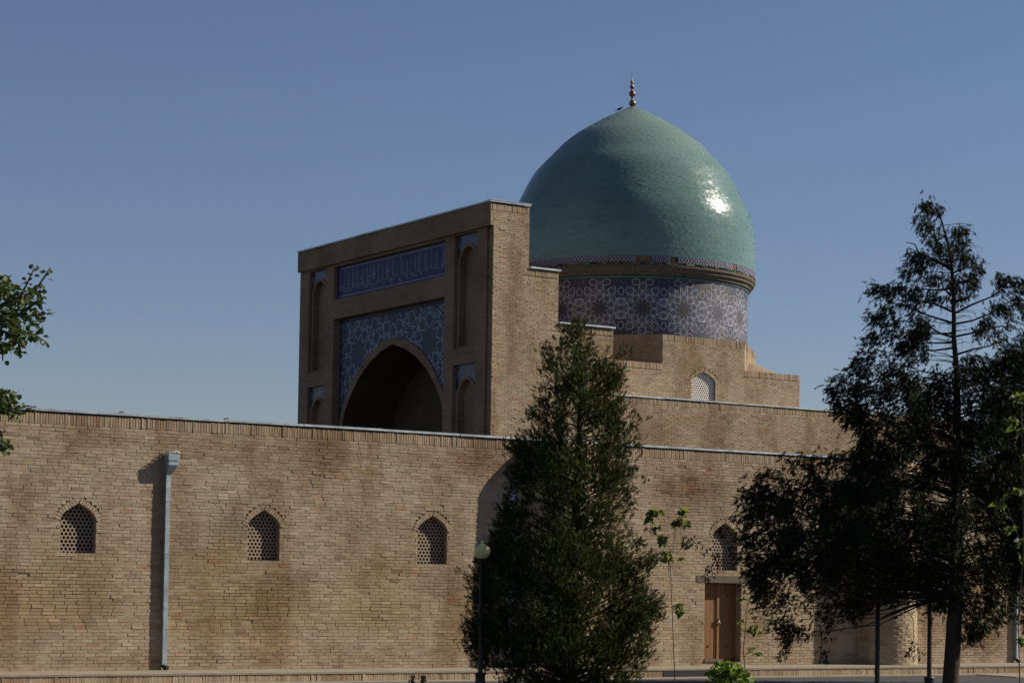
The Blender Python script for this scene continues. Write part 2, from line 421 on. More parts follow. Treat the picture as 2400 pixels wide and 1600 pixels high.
def vnoise(x, y, seed=0, n=6, f0=.6):
    r = np.random.default_rng(seed); s = 0; a = 1; tot = 0
    for i in range(n):
        for _ in range(3):
            th = r.uniform(0, 6.28); ph = r.uniform(0, 6.28); f = f0*(1.8**i)*r.uniform(.8, 1.3)
            s = s + a*np.sin((x*np.cos(th)+y*np.sin(th)*1.4)*f*2+ph)
        tot += a*1.7; a *= .72
    return s/tot

ER = [(16.6,1.75,1.3,.62),(20.75,3.2,.38,.5),(21.5,1.55,1.2,.45),(24.5,1.15,.6,.25),(25.3,2.5,.5,.22),(26.2,3.6,.45,.15),(20.2,.25,1.2,.12),(33.6,4.35,.6,.3),(33.9,3.9,.5,.25),(17.3,1.2,.5,.3),(35,.3,.8,.2),(43.5,.5,1.5,.35)]
def erode_front(x, z):
    e = vnoise(x, z, 3)*.9 - .55
    for a, b, ra, rb in ER:
        e = np.maximum(e, 1.25*np.exp(-((x-a)/ra)**2-((z-b)/rb)**2) + .35*vnoise(x, z, 9, f0=2) - .25)
    return .0032 + .026*np.clip(e, 0, 1) + .0015*vnoise(x, z, 5, f0=4)
def erode_mild(x, z):
    return .008 + .010*np.clip(vnoise(x, z, 11)-.2, 0, 1)

ARCH = [(1,0),(.985,.24),(.93,.38),(.83,.52),(.66,.70),(.44,.85),(.22,.945),(0,1.0)]
ARCH_W = [(1,0),(.97,.17),(.88,.36),(.70,.56),(.44,.76),(.22,.90),(0,1.04)]
def arch_half(z, hw, zs, za, ARCH=ARCH_W):
    """half width of pointed arch at height z"""
    if z <= zs: return hw
    if z >= za: return 0
    t = (z-zs)/(za-zs)
    for (h1, t1), (h2, t2) in zip(ARCH[:-1], ARCH[1:]):
        if t1 <= t <= t2: return hw*(h1+(h2-h1)*(t-t1)/(t2-t1))
    return 0
def arch_curve(hw, zs, za, z0=None, ARCH=ARCH_W):
    """right half from bottom to apex"""
    c = [(hw, z0)] if z0 is not None else []
    return c + [(hw*h, zs+(za-zs)*t) for h, t in ARCH]

# ------------------------------------------------------------------ precinct wall (front)
WALL_TOP = 5.27
wins = [(17.20,.40,2.50,3.58),(21.625,.395,2.47,3.575),(26.06,.405,2.45,3.58),(34.89,.41,2.46,3.66)]
DOOR = (34.25, 35.45, .08, 2.12)
LINT = (33.97, 35.85, 2.12, 2.31)
def hole_win(c, hw, z0, za, grow=.13):
    zs = za-.36
    def f(z):
        if z < z0 or z > za+grow*1.15: return None
        if z < zs: return (c-hw, c+hw)
        h = arch_half(z-grow*.9, hw, zs, za)+grow*.75
        if z < zs+.06: h = min(h, hw+.02+ (z-zs)*2)
        return (c-h, c+h)
    return f
def hole_rect(a, b, z0, z1): return lambda z: (a, b) if z0 < z < z1 else None

wall = empty('brick_wall', (15.0, 0, 0))
tag(wall, 'long weathered yellow brick wall with arched lattice windows, a plank door and metal coping', 'wall')
woff = np.array(wall.location)
mapF = lambda A: np.column_stack([A[:, 0], A[:, 2], A[:, 1]])
holes = [hole_win(*q) for q in wins]+[hole_rect(*DOOR), hole_rect(*LINT)]
rects, strips = rows_for(3.2, 62, 0, WALL_TOP, holes, 21)
T, tone = brick_arrays(rects, 5, proud=.0035)
# whole bricks sunk or missing here and there
sink = rng.random(len(T)) < .006; T[sink, :4, 2] += .02
vis = lambda c: np.where((c[:, 0] > 15.75) & (c[:, 2] > .05), 1.0, .01)
place_bricks(T, tone, mapF, M_brick, wall, 300, pick=vis)
mo = mobj('mortar', mortar_mesh('mortar', strips, mapF, erode_front, M_mortar, woff), wall); mo['kind'] = 'stuff'

def soldier(u0, u1, v0, v1, mapf, mat, parent, name, seed, pitch=.064, proud=.006, off=0, joint=.013):
    r = np.random.default_rng(seed); x = u0; R = []
    while x < u1-.02:
        e = min(x+pitch*r.uniform(.9, 1.1), u1); R.append((x+joint*.5, e-joint*.5, v0+.004+r.uniform(-.004,.004), v1-.004)); x = e
    Tt, to = brick_arrays(np.array(R), seed+1, proud=proud, jit=.002)
    P = mapf(Tt.reshape(-1, 3)).reshape(Tt.shape)-off
    o = mobj(name, bricks_mesh(name, P, to, mat), parent); o['kind'] = 'stuff'
    me = mortar_mesh(name+'_joint', [(u0, u1, v0, v1)], mapf, lambda a, b: 0*a+.013, M_mortar2, off, .5)
    j = mobj('joint_bed', me, parent)
    return o
soldier(3.2, 62, WALL_TOP, 5.505, mapF, M_brick, wall, 'soldier_course', 31, off=woff)
# backing body of the wall, set behind the mortar
mb = MB()
segs = [13.2]
mb.box(3.2-15, 62-15, .34, 1.1, 0, 5.50)
mb.build('wall_core', M_dark, wall)
# ground level bottom strip + coping sheets
def coping(parent, x0, x1, y0, y1, z, off, L=2.0, t=.05, seed=1, axis='x', over=.03, mat=None):
    r = random.Random(seed); x = x0
    while x < x1-.01:
        e = min(x+L*r.uniform(.9, 1.1), x1); mb = MB(); dz = r.uniform(-.004, .006); dy = r.uniform(-.006, .006)
        if axis == 'x': mb.box(x+.004-off[0], e-.004-off[0], y0-over+dy-off[1], y1-off[1], z+dz-off[2], z+t+dz-off[2])
        else: mb.box(y0-over+dy-off[0], y1-off[0], x+.004-off[1], e-.004-off[1], z+dz-off[2], z+t+dz-off[2])
        mb.build('coping_sheet', mat or M_zinc, parent); x = e
coping(wall, 3.2, 62, 0, 1.12, 5.535, woff, 2.0, .052, 3, over=.035)
mb = MB(); mb.box(3.2-15, 62-15, .02, 1.05, 5.505, 5.533); mb.build('coping_shade_line', M_dark, wall)  # near black strip paints the shadow line below the coping sheets
# folded clips standing on the coping
for px, py in ((285, 971), (531, 989)):
    q = at(px, py, 1); dvec = q-Vector(CAM); t = (0-CAM[1])/dvec.y; p = Vector(CAM)+dvec*t
    mb = MB(); mb.tube([(p.x-15-.07, 0, 5.59), (p.x-15, 0, 5.625), (p.x-15+.06, .02, 5.61)], .012, 6); mb.build('coping_clip', M_dark, wall)

def lattice(parent, c, hw, z0, za, y, mat, off, sp=.093, hr=.034, th=.05, name='lattice'):
    """pierced screen: hexagonal cells with round holes"""
    V = []; Q = []; F6 = []
    rowh = sp*.866; nr = int((za-z0)/rowh)+2
    me_v = []; me_f = []
    R = sp/math.sqrt(3)
    k = 12; ph = ((c*7.31) % 1-.5)*sp*.8; z0_ = z0; hr = hr*(.94+.12*((c*3.7) % 1))
    ztop = za+.02
    for i in range(-1, nr+1):
        zc = z0+.03+i*rowh
        xo = (i % 2)*sp*.5
        for j in range(-int(hw/sp)-2, int(hw/sp)+3):
            xc = c+j*sp+xo+ph
            if abs(xc-c)-R > arch_half(zc, hw, za-.36, za)+.02 or zc-R > za or zc+R < z0: continue
            b = len(me_v)
            for q in range(k):
                a = 2*math.pi*q/k+math.pi/6
                # outer hexagon point at angle a
                s = (a-math.pi/6) % (math.pi/3)
                ro = R*math.cos(math.pi/6)/math.cos(s-math.pi/6)
                me_v.append((xc+ro*math.cos(a)-off[0], y-off[1], zc+ro*math.sin(a)-off[2]))
            for dy in (0, th):
                for q in range(k):
                    a = 2*math.pi*q/k+math.pi/6
                    me_v.append((xc+hr*math.cos(a)-off[0], y+dy-off[1], zc+hr*math.sin(a)-off[2]))
            for q in range(k):
                q2 = (q+1) % k
                me_f.append((b+q, b+q2, b+k+q2, b+k+q)); me_f.append((b+k+q, b+k+q2, b+2*k+q2, b+2*k+q))
    return mobj(name, fast_mesh(name, np.array(me_v), np.array(me_f), mat), parent)

def window(parent, c, hw, z0, za, off, y0=0, depth=.15, latmat=None, vmat=None, rmat=None):
    """arched opening: reveal, pierced screen, ring of voussoirs, sill"""
    zs = za-.36
    cur = arch_curve(hw, zs, za, z0)
    loop = [(c+h, z) for h, z in cur] + [(c-h, z) for h, z in cur[::-1][1:]]
    mb = MB()
    D = depth+.10
    L = loop+[loop[0]]
    for (x1, z1), (x2, z2) in zip(L[:-1], L[1:]):
        mb.face([(x1-off[0], y0+.004-off[1], z1-off[2]), (x1-off[0], y0+D-off[1], z1-off[2]), (x2-off[0], y0+D-off[1], z2-off[2]), (x2-off[0], y0+.004-off[1], z2-off[2])])
    w_ = mb.build('window', rmat or M_cut, parent)
    lattice(w_, c, hw, z0, za, y0+depth, latmat or M_plaster, off)
    mb = MB()
    mb.box(c-hw-.2-off[0], c+hw+.2-off[0], y0+D+.002-off[1], y0+D+.09-off[1], z0-.1-off[2], za+.1-off[2]); mb.build('dark_void', M_inside, w_)
    # voussoirs
    r = random.Random(int(c*100))
    arc = [(h, z) for h, z in arch_curve(hw, zs, za)]
    pts = []
    for (h1, z1), (h2, z2) in zip(arc[:-1], arc[1:]):
        for t in np.linspace(0, 1, 12, endpoint=False): pts.append((h1+(h2-h1)*t, z1+(z2-z1)*t))
    pts.append(arc[-1]); S = [0]
    for a, b in zip(pts[:-1], pts[1:]): S.append(S[-1]+math.hypot(b[0]-a[0], b[1]-a[1]))
    nv = 9
    mbm = MB()
    for side in (-1, 1):
        for i in range(nv):
            s0 = S[-1]*i/nv+.006; s1 = S[-1]*(i+1)/nv-.006
            def pt(s):
                j = int(np.searchsorted(S, s)); j = min(max(j, 1), len(S)-1); t = (s-S[j-1])/(S[j]-S[j-1])
                return (pts[j-1][0]+(pts[j][0]-pts[j-1][0])*t, pts[j-1][1]+(pts[j][1]-pts[j-1][1])*t)
            def nrm(s):
                a = pt(max(s-.04, 0)); b = pt(min(s+.04, S[-1])); d = (b[0]-a[0], b[1]-a[1]); l = math.hypot(*d); return (d[1]/l, -d[0]/l)
            pa, pb = pt(s0), pt(s1); na, nb = nrm(s0), nrm(s1); o1 = .012; o2 = .125+r.uniform(-.012,.01)
            quad = []
            for p, q, o in ((pa, na, o1), (pb, nb, o1), (pb, nb, o2), (pa, na, o2)):
                X = p[0]+q[0]*o; X = max(X, .006 if i == nv-1 else .0)
                quad.append((c+side*X, p[1]+q[1]*o))
            d = -.006-r.uniform(0, .006); cxm = sum(q[0] for q in quad)/4; czm = sum(q[1] for q in quad)/4
            V = [(x-cxm, d, z-czm) for x, z in quad]+[(x-cxm, .04, z-czm) for x, z in quad]
            if side < 0: V = V[:4][::-1]+V[4:][::-1]
            me = fast_mesh('arch_brick', V, BF if True else BF, vmat or M_brick, np.full(5, r.uniform(.2, .9)))
            mobj('arch_brick', me, w_, (cxm-off[0], y0-off[1], czm-off[2]))
    # bed behind the voussoirs
    mb = MB()
    ring_o = arch_curve(hw+.15, zs-.02, za+.17)
    ring_i = arch_curve(hw, zs, za)
    for side in (-1, 1):
        for (a, b), (p, q) in zip(zip(ring_i[:-1], ring_i[1:]), zip(ring_o[:-1], ring_o[1:])):
            f = [(c+side*a[0]-off[0], y0+.009-off[1], a[1]-off[2]), (c+side*p[0]-off[0], y0+.009-off[1], p[1]-off[2]), (c+side*q[0]-off[0], y0+.009-off[1], q[1]-off[2]), (c+side*b[0]-off[0], y0+.009-off[1], b[1]-off[2])]
            mb.face(f)
    mb.build('arch_bed', M_mortar, w_)
    return w_
for i, q in enumerate(wins):
    window(wall, *q, woff)

# door in the wall
dx0, dx1, dz0, dz1 = DOOR
mb = MB(); dy = .22
o0 = woff[0]
for f in ([(dx0,.004,dz0),(dx0,dy+.05,dz0),(dx0,dy+.05,dz1),(dx0,.004,dz1)], [(dx1,.004,dz0),(dx1,.004,dz1),(dx1,dy+.05,dz1),(dx1,dy+.05,dz0)], [(dx0,.004,dz1),(dx0,dy+.05,dz1),(dx1,dy+.05,dz1),(dx1,.004,dz1)], [(dx0,.004,dz0),(dx1,.004,dz0),(dx1,dy+.05,dz0),(dx0,dy+.05,dz0)]):
    mb.face([(x-o0, y, z) for x, y, z in f])
# masonry patch sealing the opening behind the leaves
mb.box(dx0-.2-o0, dx1+.2-o0, dy+.1, dy+.12, dz0-.05, dz1+.05)
mb.build('door_reveal', M_cut, wall)
mb = MB(); mb.box(LINT[0]-o0, LINT[1]-o0, -.012, .2, LINT[2]+.006, LINT[3]-.006); lo = mb.build('lintel', M_lintel, wall)
mb = MB(); mb.box(dx0-o0+.002, dx0+.62-o0, -.03, dy, .082, .155); mb.build('threshold', M_lintel, wall)
drm = MB(); drm.box(dx0+.002-o0, dx1-.002-o0, dy+.03, dy+.08, dz0+.05, dz1); door = drm.build('door', M_wood, wall)
xc_ = (dx0+dx1)/2
for s, (a, b) in enumerate(((dx0+.01, xc_-.008), (xc_+.008, dx1-.01))):
    st = .085
    for k in range(3):
        x0 = a+st+(b-a-2*st)*k/3; x1 = a+st+(b-a-2*st)*(k+1)/3
        m2 = MB(); m2.box(x0+.003-o0, x1-.003-o0, dy+.012, dy+.03, dz0+.08, dz1-.04); m2.build('plank', M_wood, door)
    for (x0, x1) in ((a, a+st), (b-st, b)):
        m2 = MB(); m2.box(x0-o0, x1-o0, dy, dy+.03, dz0+.08, dz1-.03); m2.build('stile', M_wood, door)
    for z in (.40, 1.72):
        for k in range(3):
            xx = a+.07+(b-a-.14)*k/2
            m2 = MB(); m2.lathe([(0,-.03),(.02,-.022),(.026,0)], n=8); oo = m2.build('stud', M_iron, door, (xx-o0, dy-.002, dz0+z)); oo.rotation_euler = (math.pi/2*1.0, 0, 0)
m2 = MB(); m2.box(xc_-.035-o0, xc_+.035-o0, dy-.02, dy, dz0+.04, dz1-.03); m2.build('meeting_strip', M_wood, door)
m2 = MB(); m2.tube([(xc_-.02-o0, dy-.05, 1.16), (xc_+.03-o0, dy-.055, 1.10), (xc_+.06-o0, dy-.04, 1.06)], .018, 7); m2.build('padlock', M_zinc, door)
m2 = MB(); m2.tube([(xc_-.05-o0, dy-.045, 1.17), (xc_+.01-o0, dy-.05, 1.2), (xc_+.05-o0, dy-.045, 1.17)], .014, 7); m2.build('hasp', M_iron, door)

# half round buttresses
def buttress(cx_, seed, name='buttress'):
    r0, r1 = .95, .86; H = 5.5
    def mp(A):
        # u = arc length at base radius, v height, n depth inward
        th = A[:, 0]/r0; rr = r0+(r1-r0)*A[:, 1]/H - A[:, 2]
        return np.column_stack([cx_-rr*np.cos(th), -rr*np.sin(th), A[:, 1]])
    rc, st_ = rows_for(0, math.pi*r0, 0, H, [], seed)
    Tt, to = brick_arrays(rc, seed+1, proud=.003)
    P = mp(Tt.reshape(-1, 3)).reshape(Tt.shape)-woff
    b = mobj(name, mortar_mesh(name, st_, mp, lambda a, b: 0*a+.008, M_mortar, woff, .1), wall)
    o = mobj('brickwork', bricks_mesh('brickwork', P, to, M_brick), b); o['kind'] = 'stuff'
    mb = MB(); n = 16
    for i in range(n):
        a0 = math.pi*i/n; a1 = math.pi*(i+1)/n
        mb.face([(cx_-woff[0], 0, H-.004), (cx_-r1*math.cos(a0)-woff[0], -r1*math.sin(a0), H-.004), (cx_-r1*math.cos(a1)-woff[0], -r1*math.sin(a1), H-.004)])
    mb.build('buttress_cap', M_slab, b)
    return b
buttress(29.62, 77); buttress(40.40, 78)

# ------------------------------------------------------------------ plinth and lower step
plinth = empty('plinth', (15.0, -1.8, 0)); tag(plinth, 'low brick plinth with pale paved top along the foot of the precinct wall', 'plinth')
poff = np.array(plinth.location)
def slabs(parent, x0, x1, y0, y1, z, t, off, L, seed, nm='paving_slab'):
    r = random.Random(seed); x = x0
    while x < x1:
        e = min(x+L*r.uniform(.85, 1.15), x1); mb = MB(); mb.box(x+.004-off[0], e-.004-off[0], y0-off[1], y1-off[1], z-t-off[2], z-off[2]+r.uniform(-.003, .003)); mb.build(nm, M_slab, parent); x = e
slabs(plinth, 3, 62, -1.82, .3, 0, .04, poff, 1.6, 4)
mapP = lambda A: np.column_stack([A[:, 0], A[:, 2]-1.8, A[:, 1]])
def soldier_parts(u0, u1, v0, v1, mapf, mat, parent, seed, nind, off, lo, hi, pitch=.066):
    r = np.random.default_rng(seed); x = u0; R = []
    while x < u1-.02:
        e = x+pitch*r.uniform(.85, 1.15); R.append((x+.003, e-.003, v0, v1-r.uniform(0,.006))); x = e
    Tt, to = brick_arrays(np.array(R), seed+1, proud=.004, jit=.0015)
    place_bricks(Tt, to, mapf, mat, parent, nind, 'brick', 'edge_course', pick=lambda c: np.where((c[:, 0] > lo) & (c[:, 0] < hi), 1, .01))
soldier_parts(3, 31.6, -.24, -.041, mapP, M_brick, plinth, 51, 300, poff, 15.4, 52)
soldier_parts(33.55, 62, -.24, -.041, mapP, M_brick, plinth, 53, 0, poff, 0, 1)
mb = MB(); mb.box(31.6-15, 33.55-15, -.012, .05, -.24, -.042); mb.build('shade_band', M_shade_band, plinth)  # dark slab paints a shadow band on the plinth front; nothing casts it
mb = MB(); mb.box(3-15, 62-15, .012, 1.9, -.46, -.045); mb.build('plinth_core', M_mortar2, plinth)
step = empty('lower_step', (15.0, -3.8, -.2)); tag(step, 'lower brick edged step strip in front of the plinth by the road', 'step')
soff = np.array(step.location)
slabs(step, 41.6, 62, -3.8, -1.81, -.2, .045, soff, 1.9, 6)
slabs(step, 3, 41.6, -2.35, -1.81, -.2, .045, soff, 2.3, 16)
mapS = lambda A: np.column_stack([A[:, 0], A[:, 2]-3.78, A[:, 1]])
soldier_parts(41.6, 62, -.45, -.247, mapS, M_brick, step, 61, 180, soff, 39, 47)
mb = MB(); mb.box(41.62-15, 62-15, .03, 2.1, -.26, -.05); mb.box(3-15, 41.6-15, 1.46, 2.1, -.26, -.05); mb.build('step_core', M_mortar2, step)

# ------------------------------------------------------------------ mausoleum
mau = empty('mausoleum', (46.7, 20.9, 0)); tag(mau, 'domed brick mausoleum with tall tiled portal and turquoise ribless dome', 'mausoleum')
moff = np.array(mau.location)
PX = 36.62; PY0, PY1 = 14.3, 27.85; CYP = 21.25

# --- portal front relief (faces -X): height field over a rectangular grid
Yb = [14.3,14.68,15.3,16.7,17.31,25.15,25.8,27.12,27.85]
Zb = [0,9.2,9.73,11.55,12.25,13.45,13.5,13.55,14.3]
def dep(y, z):
    if z > 13.55: return -.12
    if y < 14.68: return .07
    if 15.3 < y < 16.7 or 25.8 < y < 27.12:
        if z < 9.2 or 9.73 < z < 13.5: return .13
    if 17.31 < y < 25.15:
        if z < 11.55: return .29
        if 12.25 < z < 13.45: return .14
    return 0
rel = MB()
nY, nZ = len(Yb)-1, len(Zb)-1
D = [[dep((Yb[i]+Yb[i+1])/2, (Zb[j]+Zb[j+1])/2) for j in range(nZ)] for i in range(nY)]
def W(y, z, d): return (PX+d-moff[0], y-moff[1], z)
def hole_cell(y, z): # cells replaced by arch plates
    if 17.31 < y < 25.15 and z < 11.55: return True
    if (15.3 < y < 16.7 or 25.8 < y < 27.12) and (z < 9.2 or 9.73 < z < 13.5): return True
    if 17.31 < y < 25.15 and 12.25 < z < 13.45: return True
    return False
for i in range(nY):
    for j in range(nZ):
        y0, y1, z0, z1, d = Yb[i], Yb[i+1], Zb[j], Zb[j+1], D[i][j]
        if not hole_cell((y0+y1)/2, (z0+z1)/2): rel.face([W(y0,z0,d), W(y0,z1,d), W(y1,z1,d), W(y1,z0,d)])
        if i+1 < nY and D[i+1][j] != d: rel.face([W(y1,z0,d), W(y1,z1,d), W(y1,z1,D[i+1][j]), W(y1,z0,D[i+1][j])])
        if j+1 < nZ and D[i][j+1] != d: rel.face([W(y0,z1,d), W(y1,z1,d), W(y1,z1,D[i][j+1]), W(y0,z1,D[i][j+1])])
rel.face([W(PY1,13.55,-.12), W(PY1,14.3,-.12), W(PY1,14.3,1.4), W(PY1,13.55,1.4)])
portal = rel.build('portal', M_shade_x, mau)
# body of the portal: near pier, far pier, head, lower stages, vault walls
def bx(mb, x0, x1, y0, y1, z0, z1): mb.box(x0-moff[0], x1-moff[0], y0-moff[1], y1-moff[1], z0, z1)
mb = MB(); e = .012
for (ya, yb) in ((PY0+.02, 17.2), (25.3, PY1-.002)):
    bx(mb, 37.03, 38.0, ya, yb, 0, 14.25)
    bx(mb, 38.0-.001, 39.18, ya+e, yb-e, 0, 12.26)
    bx(mb, 39.17, 41.4, ya+2*e, yb-2*e, 0, 10.54)
bx(mb, 37.05, 37.99, 17.19, 25.31, 10.75, 14.24)
bx(mb, 37.98, 39.17, 17.18, 25.32, 10.74, 12.25)
bx(mb, 39.0, 41.39, 17.17, 25.33, 0, 10.53)
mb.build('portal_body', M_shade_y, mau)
# arch plate with tiled spandrels
hw, zs_, za_ = 3.62, 6.9, 10.32
C_IN = arch_curve(hw, zs_, za_, 0, ARCH)
C_OUT = [(h+.23 if h > .05 else 0, z+(.0 if z <= zs_ else .26*((z-zs_)/(za_-zs_)))) for h, z in C_IN]
C_OUT = [(min(h, 3.9), z) for h, z in C_OUT]
xp = .29
tl = MB()
def at_h(curve, z):
    if z <= curve[0][1]: return curve[0][0]
    for (h1, z1), (h2, z2) in zip(curve[:-1], curve[1:]):
        if z1 <= z <= z2: return h1+(h2-h1)*(z-z1)/max(z2-z1, 1e-6)
    return 0
zz = sorted(set([0, 6.9]+[z for h, z in C_OUT]+[11.55])); L_, R_e = 17.31, 25.15
for z0, z1 in zip(zz[:-1], zz[1:]):
    h0 = at_h(C_OUT, z0+1e-4) if z0 < C_OUT[-1][1] else 0; h1 = at_h(C_OUT, z1-1e-4) if z1 <= C_OUT[-1][1] else 0
    tl.face([W(L_,z0,xp), W(L_,z1,xp), W(CYP-h1,z1,xp), W(CYP-h0,z0,xp)]); tl.face([W(CYP+h0,z0,xp), W(CYP+h1,z1,xp), W(R_e,z1,xp), W(R_e,z0,xp)])
spandrel = tl.build('spandrel_panel', M_tile_span, mau)
# brick archivolt, slightly proud, and the vault
av = MB()
for sgn in (-1, 1):
    for (a, b), (p, q) in zip(zip(C_IN[:-1], C_IN[1:]), zip(C_OUT[:-1], C_OUT[1:])):
        av.face([W(CYP+sgn*a[0],a[1],xp-.04), W(CYP+sgn*b[0],b[1],xp-.04), W(CYP+sgn*q[0],q[1],xp-.04), W(CYP+sgn*p[0],p[1],xp-.04)])
        av.face([W(CYP+sgn*p[0],p[1],xp-.04), W(CYP+sgn*q[0],q[1],xp-.04), W(CYP+sgn*q[0],q[1],xp+.02), W(CYP+sgn*p[0],p[1],xp+.02)])
av.build('archivolt', M_shade_x, mau)
vt = MB()
for sgn in (-1, 1):
    for a, b in zip(C_IN[:-1], C_IN[1:]):
        vt.face([W(CYP+sgn*a[0],a[1],xp-.04), W(CYP+sgn*b[0],b[1],xp-.04), W(CYP+sgn*b[0],b[1],2.35), W(CYP+sgn*a[0],a[1],2.35)])
    vt.face([W(CYP,0,2.35), W(CYP,10.4,2.35), W(CYP+sgn*3.7,10.4,2.35), W(CYP+sgn*3.7,0,2.35)])
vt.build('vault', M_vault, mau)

def strips_mesh(name, segs, wdt, mapf, mat, parent, lift=0, clip=None, sub=.12):
    """flat glazed lines: segs list of ((u,v),(u,v)) mapped to the wall"""
    V = []; Q = []
    for a, b in segs:
        a = np.array(a, float); b = np.array(b, float); L = np.linalg.norm(b-a)
        if L < 1e-5: continue
        k = max(1, int(L/sub)); d = (b-a)/L; nrm = np.array([-d[1], d[0]])*wdt/2
        for i in range(k):
            p = a+(b-a)*i/k; q = a+(b-a)*(i+1)/k
            if clip and not clip(*((p+q)/2)): continue
            base = len(V); V += [p-nrm, q-nrm, q+nrm, p+nrm]; Q.append((base, base+1, base+2, base+3))
    if not V: return
    V = np.array(V); P = mapf(np.column_stack([V, np.full(len(V), lift)]))
    o = mobj(name, fast_mesh(name, P-moff, np.array(Q), mat), parent); o['kind'] = 'stuff'; return o

INNER = []
def rosette(c, R, n=10, rot=0.0):
    """girih rosette: a ring of pentagons pointing in, a ring pointing out, joined by crossing straps"""
    S = []; R = R/.78
    def P(r, a, off=0):
        x, y = r*R, off*R
        return (c[0]+x*math.cos(a)-y*math.sin(a), c[1]+x*math.sin(a)+y*math.cos(a))
    st = 2*math.pi/n; q = math.sin(st/2)/math.sin(math.pi/10)
    for k in range(n):
        a = rot+k*st; m = a+st/2
        A = [P(.255, a), P(.40, a, .122*q), P(.53, a, .085*q), P(.53, a, -.085*q), P(.40, a, -.122*q)]
        B = [P(.94, a), P(.80, a, .135*q), P(.64, a, .085*q), P(.64, a, -.085*q), P(.80, a, -.135*q)]
        for L in (A, B):
            S += [(L[i], L[(i+1) % 5]) for i in range(5)]
            gx, gy = sum(p[0] for p in L)/5, sum(p[1] for p in L)/5; K = [(gx+(p[0]-gx)*.5, gy+(p[1]-gy)*.5) for p in L]
            INNER.extend((K[i], K[(i+1) % 5]) for i in range(5))
        S += [(A[2], B[3]), (A[3], B[2])]
        S += [(P(.40, a, .122*q), P(.60, m, -.04)), (P(.60, m, -.04), P(.80, a, .135*q)), (P(.40, a+st, -.122*q), P(.60, m, .04)), (P(.60, m, .04), P(.80, a+st, -.135*q))]
        S += [(P(.70, m, -.02), P(.70, m, .02))]
    return S
def dots(c, R, n, sz):
    S = []
    for k in range(n):
        a = 2*math.pi*k/n; p = (c[0]+R*math.cos(a), c[1]+R*math.sin(a)); S.append(((p[0]-sz, p[1]), (p[0]+sz, p[1])))
    return S

mapX = lambda A: np.column_stack([PX+xp-A[:, 2], A[:, 0], A[:, 1]])
def clip_sp(u, v):
    if not (17.40 < u < 25.06 and 6.0 < v < 11.40): return False
    return abs(u-CYP) > (at_h(C_OUT, v)+.06 if v < C_OUT[-1][1]+.05 else 0)
S = []
for c in ((18.75,10.2),(23.75,10.2),(21.25,11.55),(17.25,8.0),(25.25,8.0),(17.3,12.2),(25.2,12.2)): S += rosette(c, 1.42, 10, math.pi/2)
strips_mesh('star_pattern', S, .042, mapX, M_line2, spandrel, .006, clip_sp)
bd = [((17.40,11.44),(25.06,11.44)),((17.38,5),(17.38,11.44)),((25.08,5),(25.08,11.44))]
strips_mesh('panel_border', bd, .05, mapX, M_tile_insc, spandrel, .008, lambda u, v: abs(u-CYP) > (at_h(C_OUT, v)+.02 if v < C_OUT[-1][1] else 0), .1)
strips_mesh('panel_border', [((17.40+i*.27,11.50),(17.55+i*.27,11.50)) for i in range(28)], .05, mapX, M_tile_niche, spandrel, .006)

# inscription panel: cobalt ground, white script strokes
ip = MB(); ip.face([W(17.31,12.25,.14), W(17.31,13.45,.14), W(25.15,13.45,.14), W(25.15,12.25,.14)]); insc = ip.build('inscription_panel', M_tile_insc, mau)
mapI = lambda A: np.column_stack([PX+.14-A[:, 2], A[:, 0], A[:, 1]])
S = [((17.42,13.36),(25.04,13.36)),((17.42,12.36),(25.04,12.36))]
strips_mesh('border_line', S, .028, mapI, M_script, insc, .005)
strips_mesh('leaf_border', [((17.36+i*.10,13.405),(17.41+i*.10,13.425)) for i in range(77)]+[((17.36+i*.10,12.30),(17.41+i*.10,12.32)) for i in range(77)], .025, mapI, M_tile_span, insc, .004)
rs = random.Random(12)
S = []
y = 17.55
while y < 24.95:                                # upright letters (alif, lam), as far as the photograph shows them
    k = rs.choice([1, 2, 2, 3])
    for j in range(k):
        top = 13.29+rs.uniform(-.14, .02); S.append(((y, 12.60+rs.uniform(-.05, .12)), (y+rs.uniform(-.02, .02), top)))
        S.append(((y+.012, top), (y-.03, top-.05))); y += rs.uniform(.055, .10)
    y += rs.uniform(.10, .26)
for y0 in (21.3, 22.35, 22.75, 23.2):           # slanting kaf strokes
    S += [((y0, 12.85), (y0-.34, 13.28)), ((y0, 12.85), (y0+.22, 12.92)), ((y0+.22, 12.92), (y0+.02, 12.62))]
for i in range(74):                             # bowls and joined strokes on the base line
    yc = 17.5+i*.102+rs.uniform(-.03, .03); zc = 12.56+rs.uniform(-.08, .20); r = rs.uniform(.035, .075); a0 = rs.uniform(0, 6.28); pr_ = None
    for t in range(7):
        a = a0+t*rs.choice([.7, .62]); p = (yc+r*1.25*math.cos(a), zc+r*math.sin(a))
        if pr_: S.append((pr_, p))
        pr_ = p
for i in range(60):
    yc = rs.uniform(17.5, 24.95); zc = rs.uniform(12.45, 13.1); S.append(((yc-.012, zc), (yc+.014, zc+.008)))
strips_mesh('script', S, .022, mapI, M_script, insc, .006)

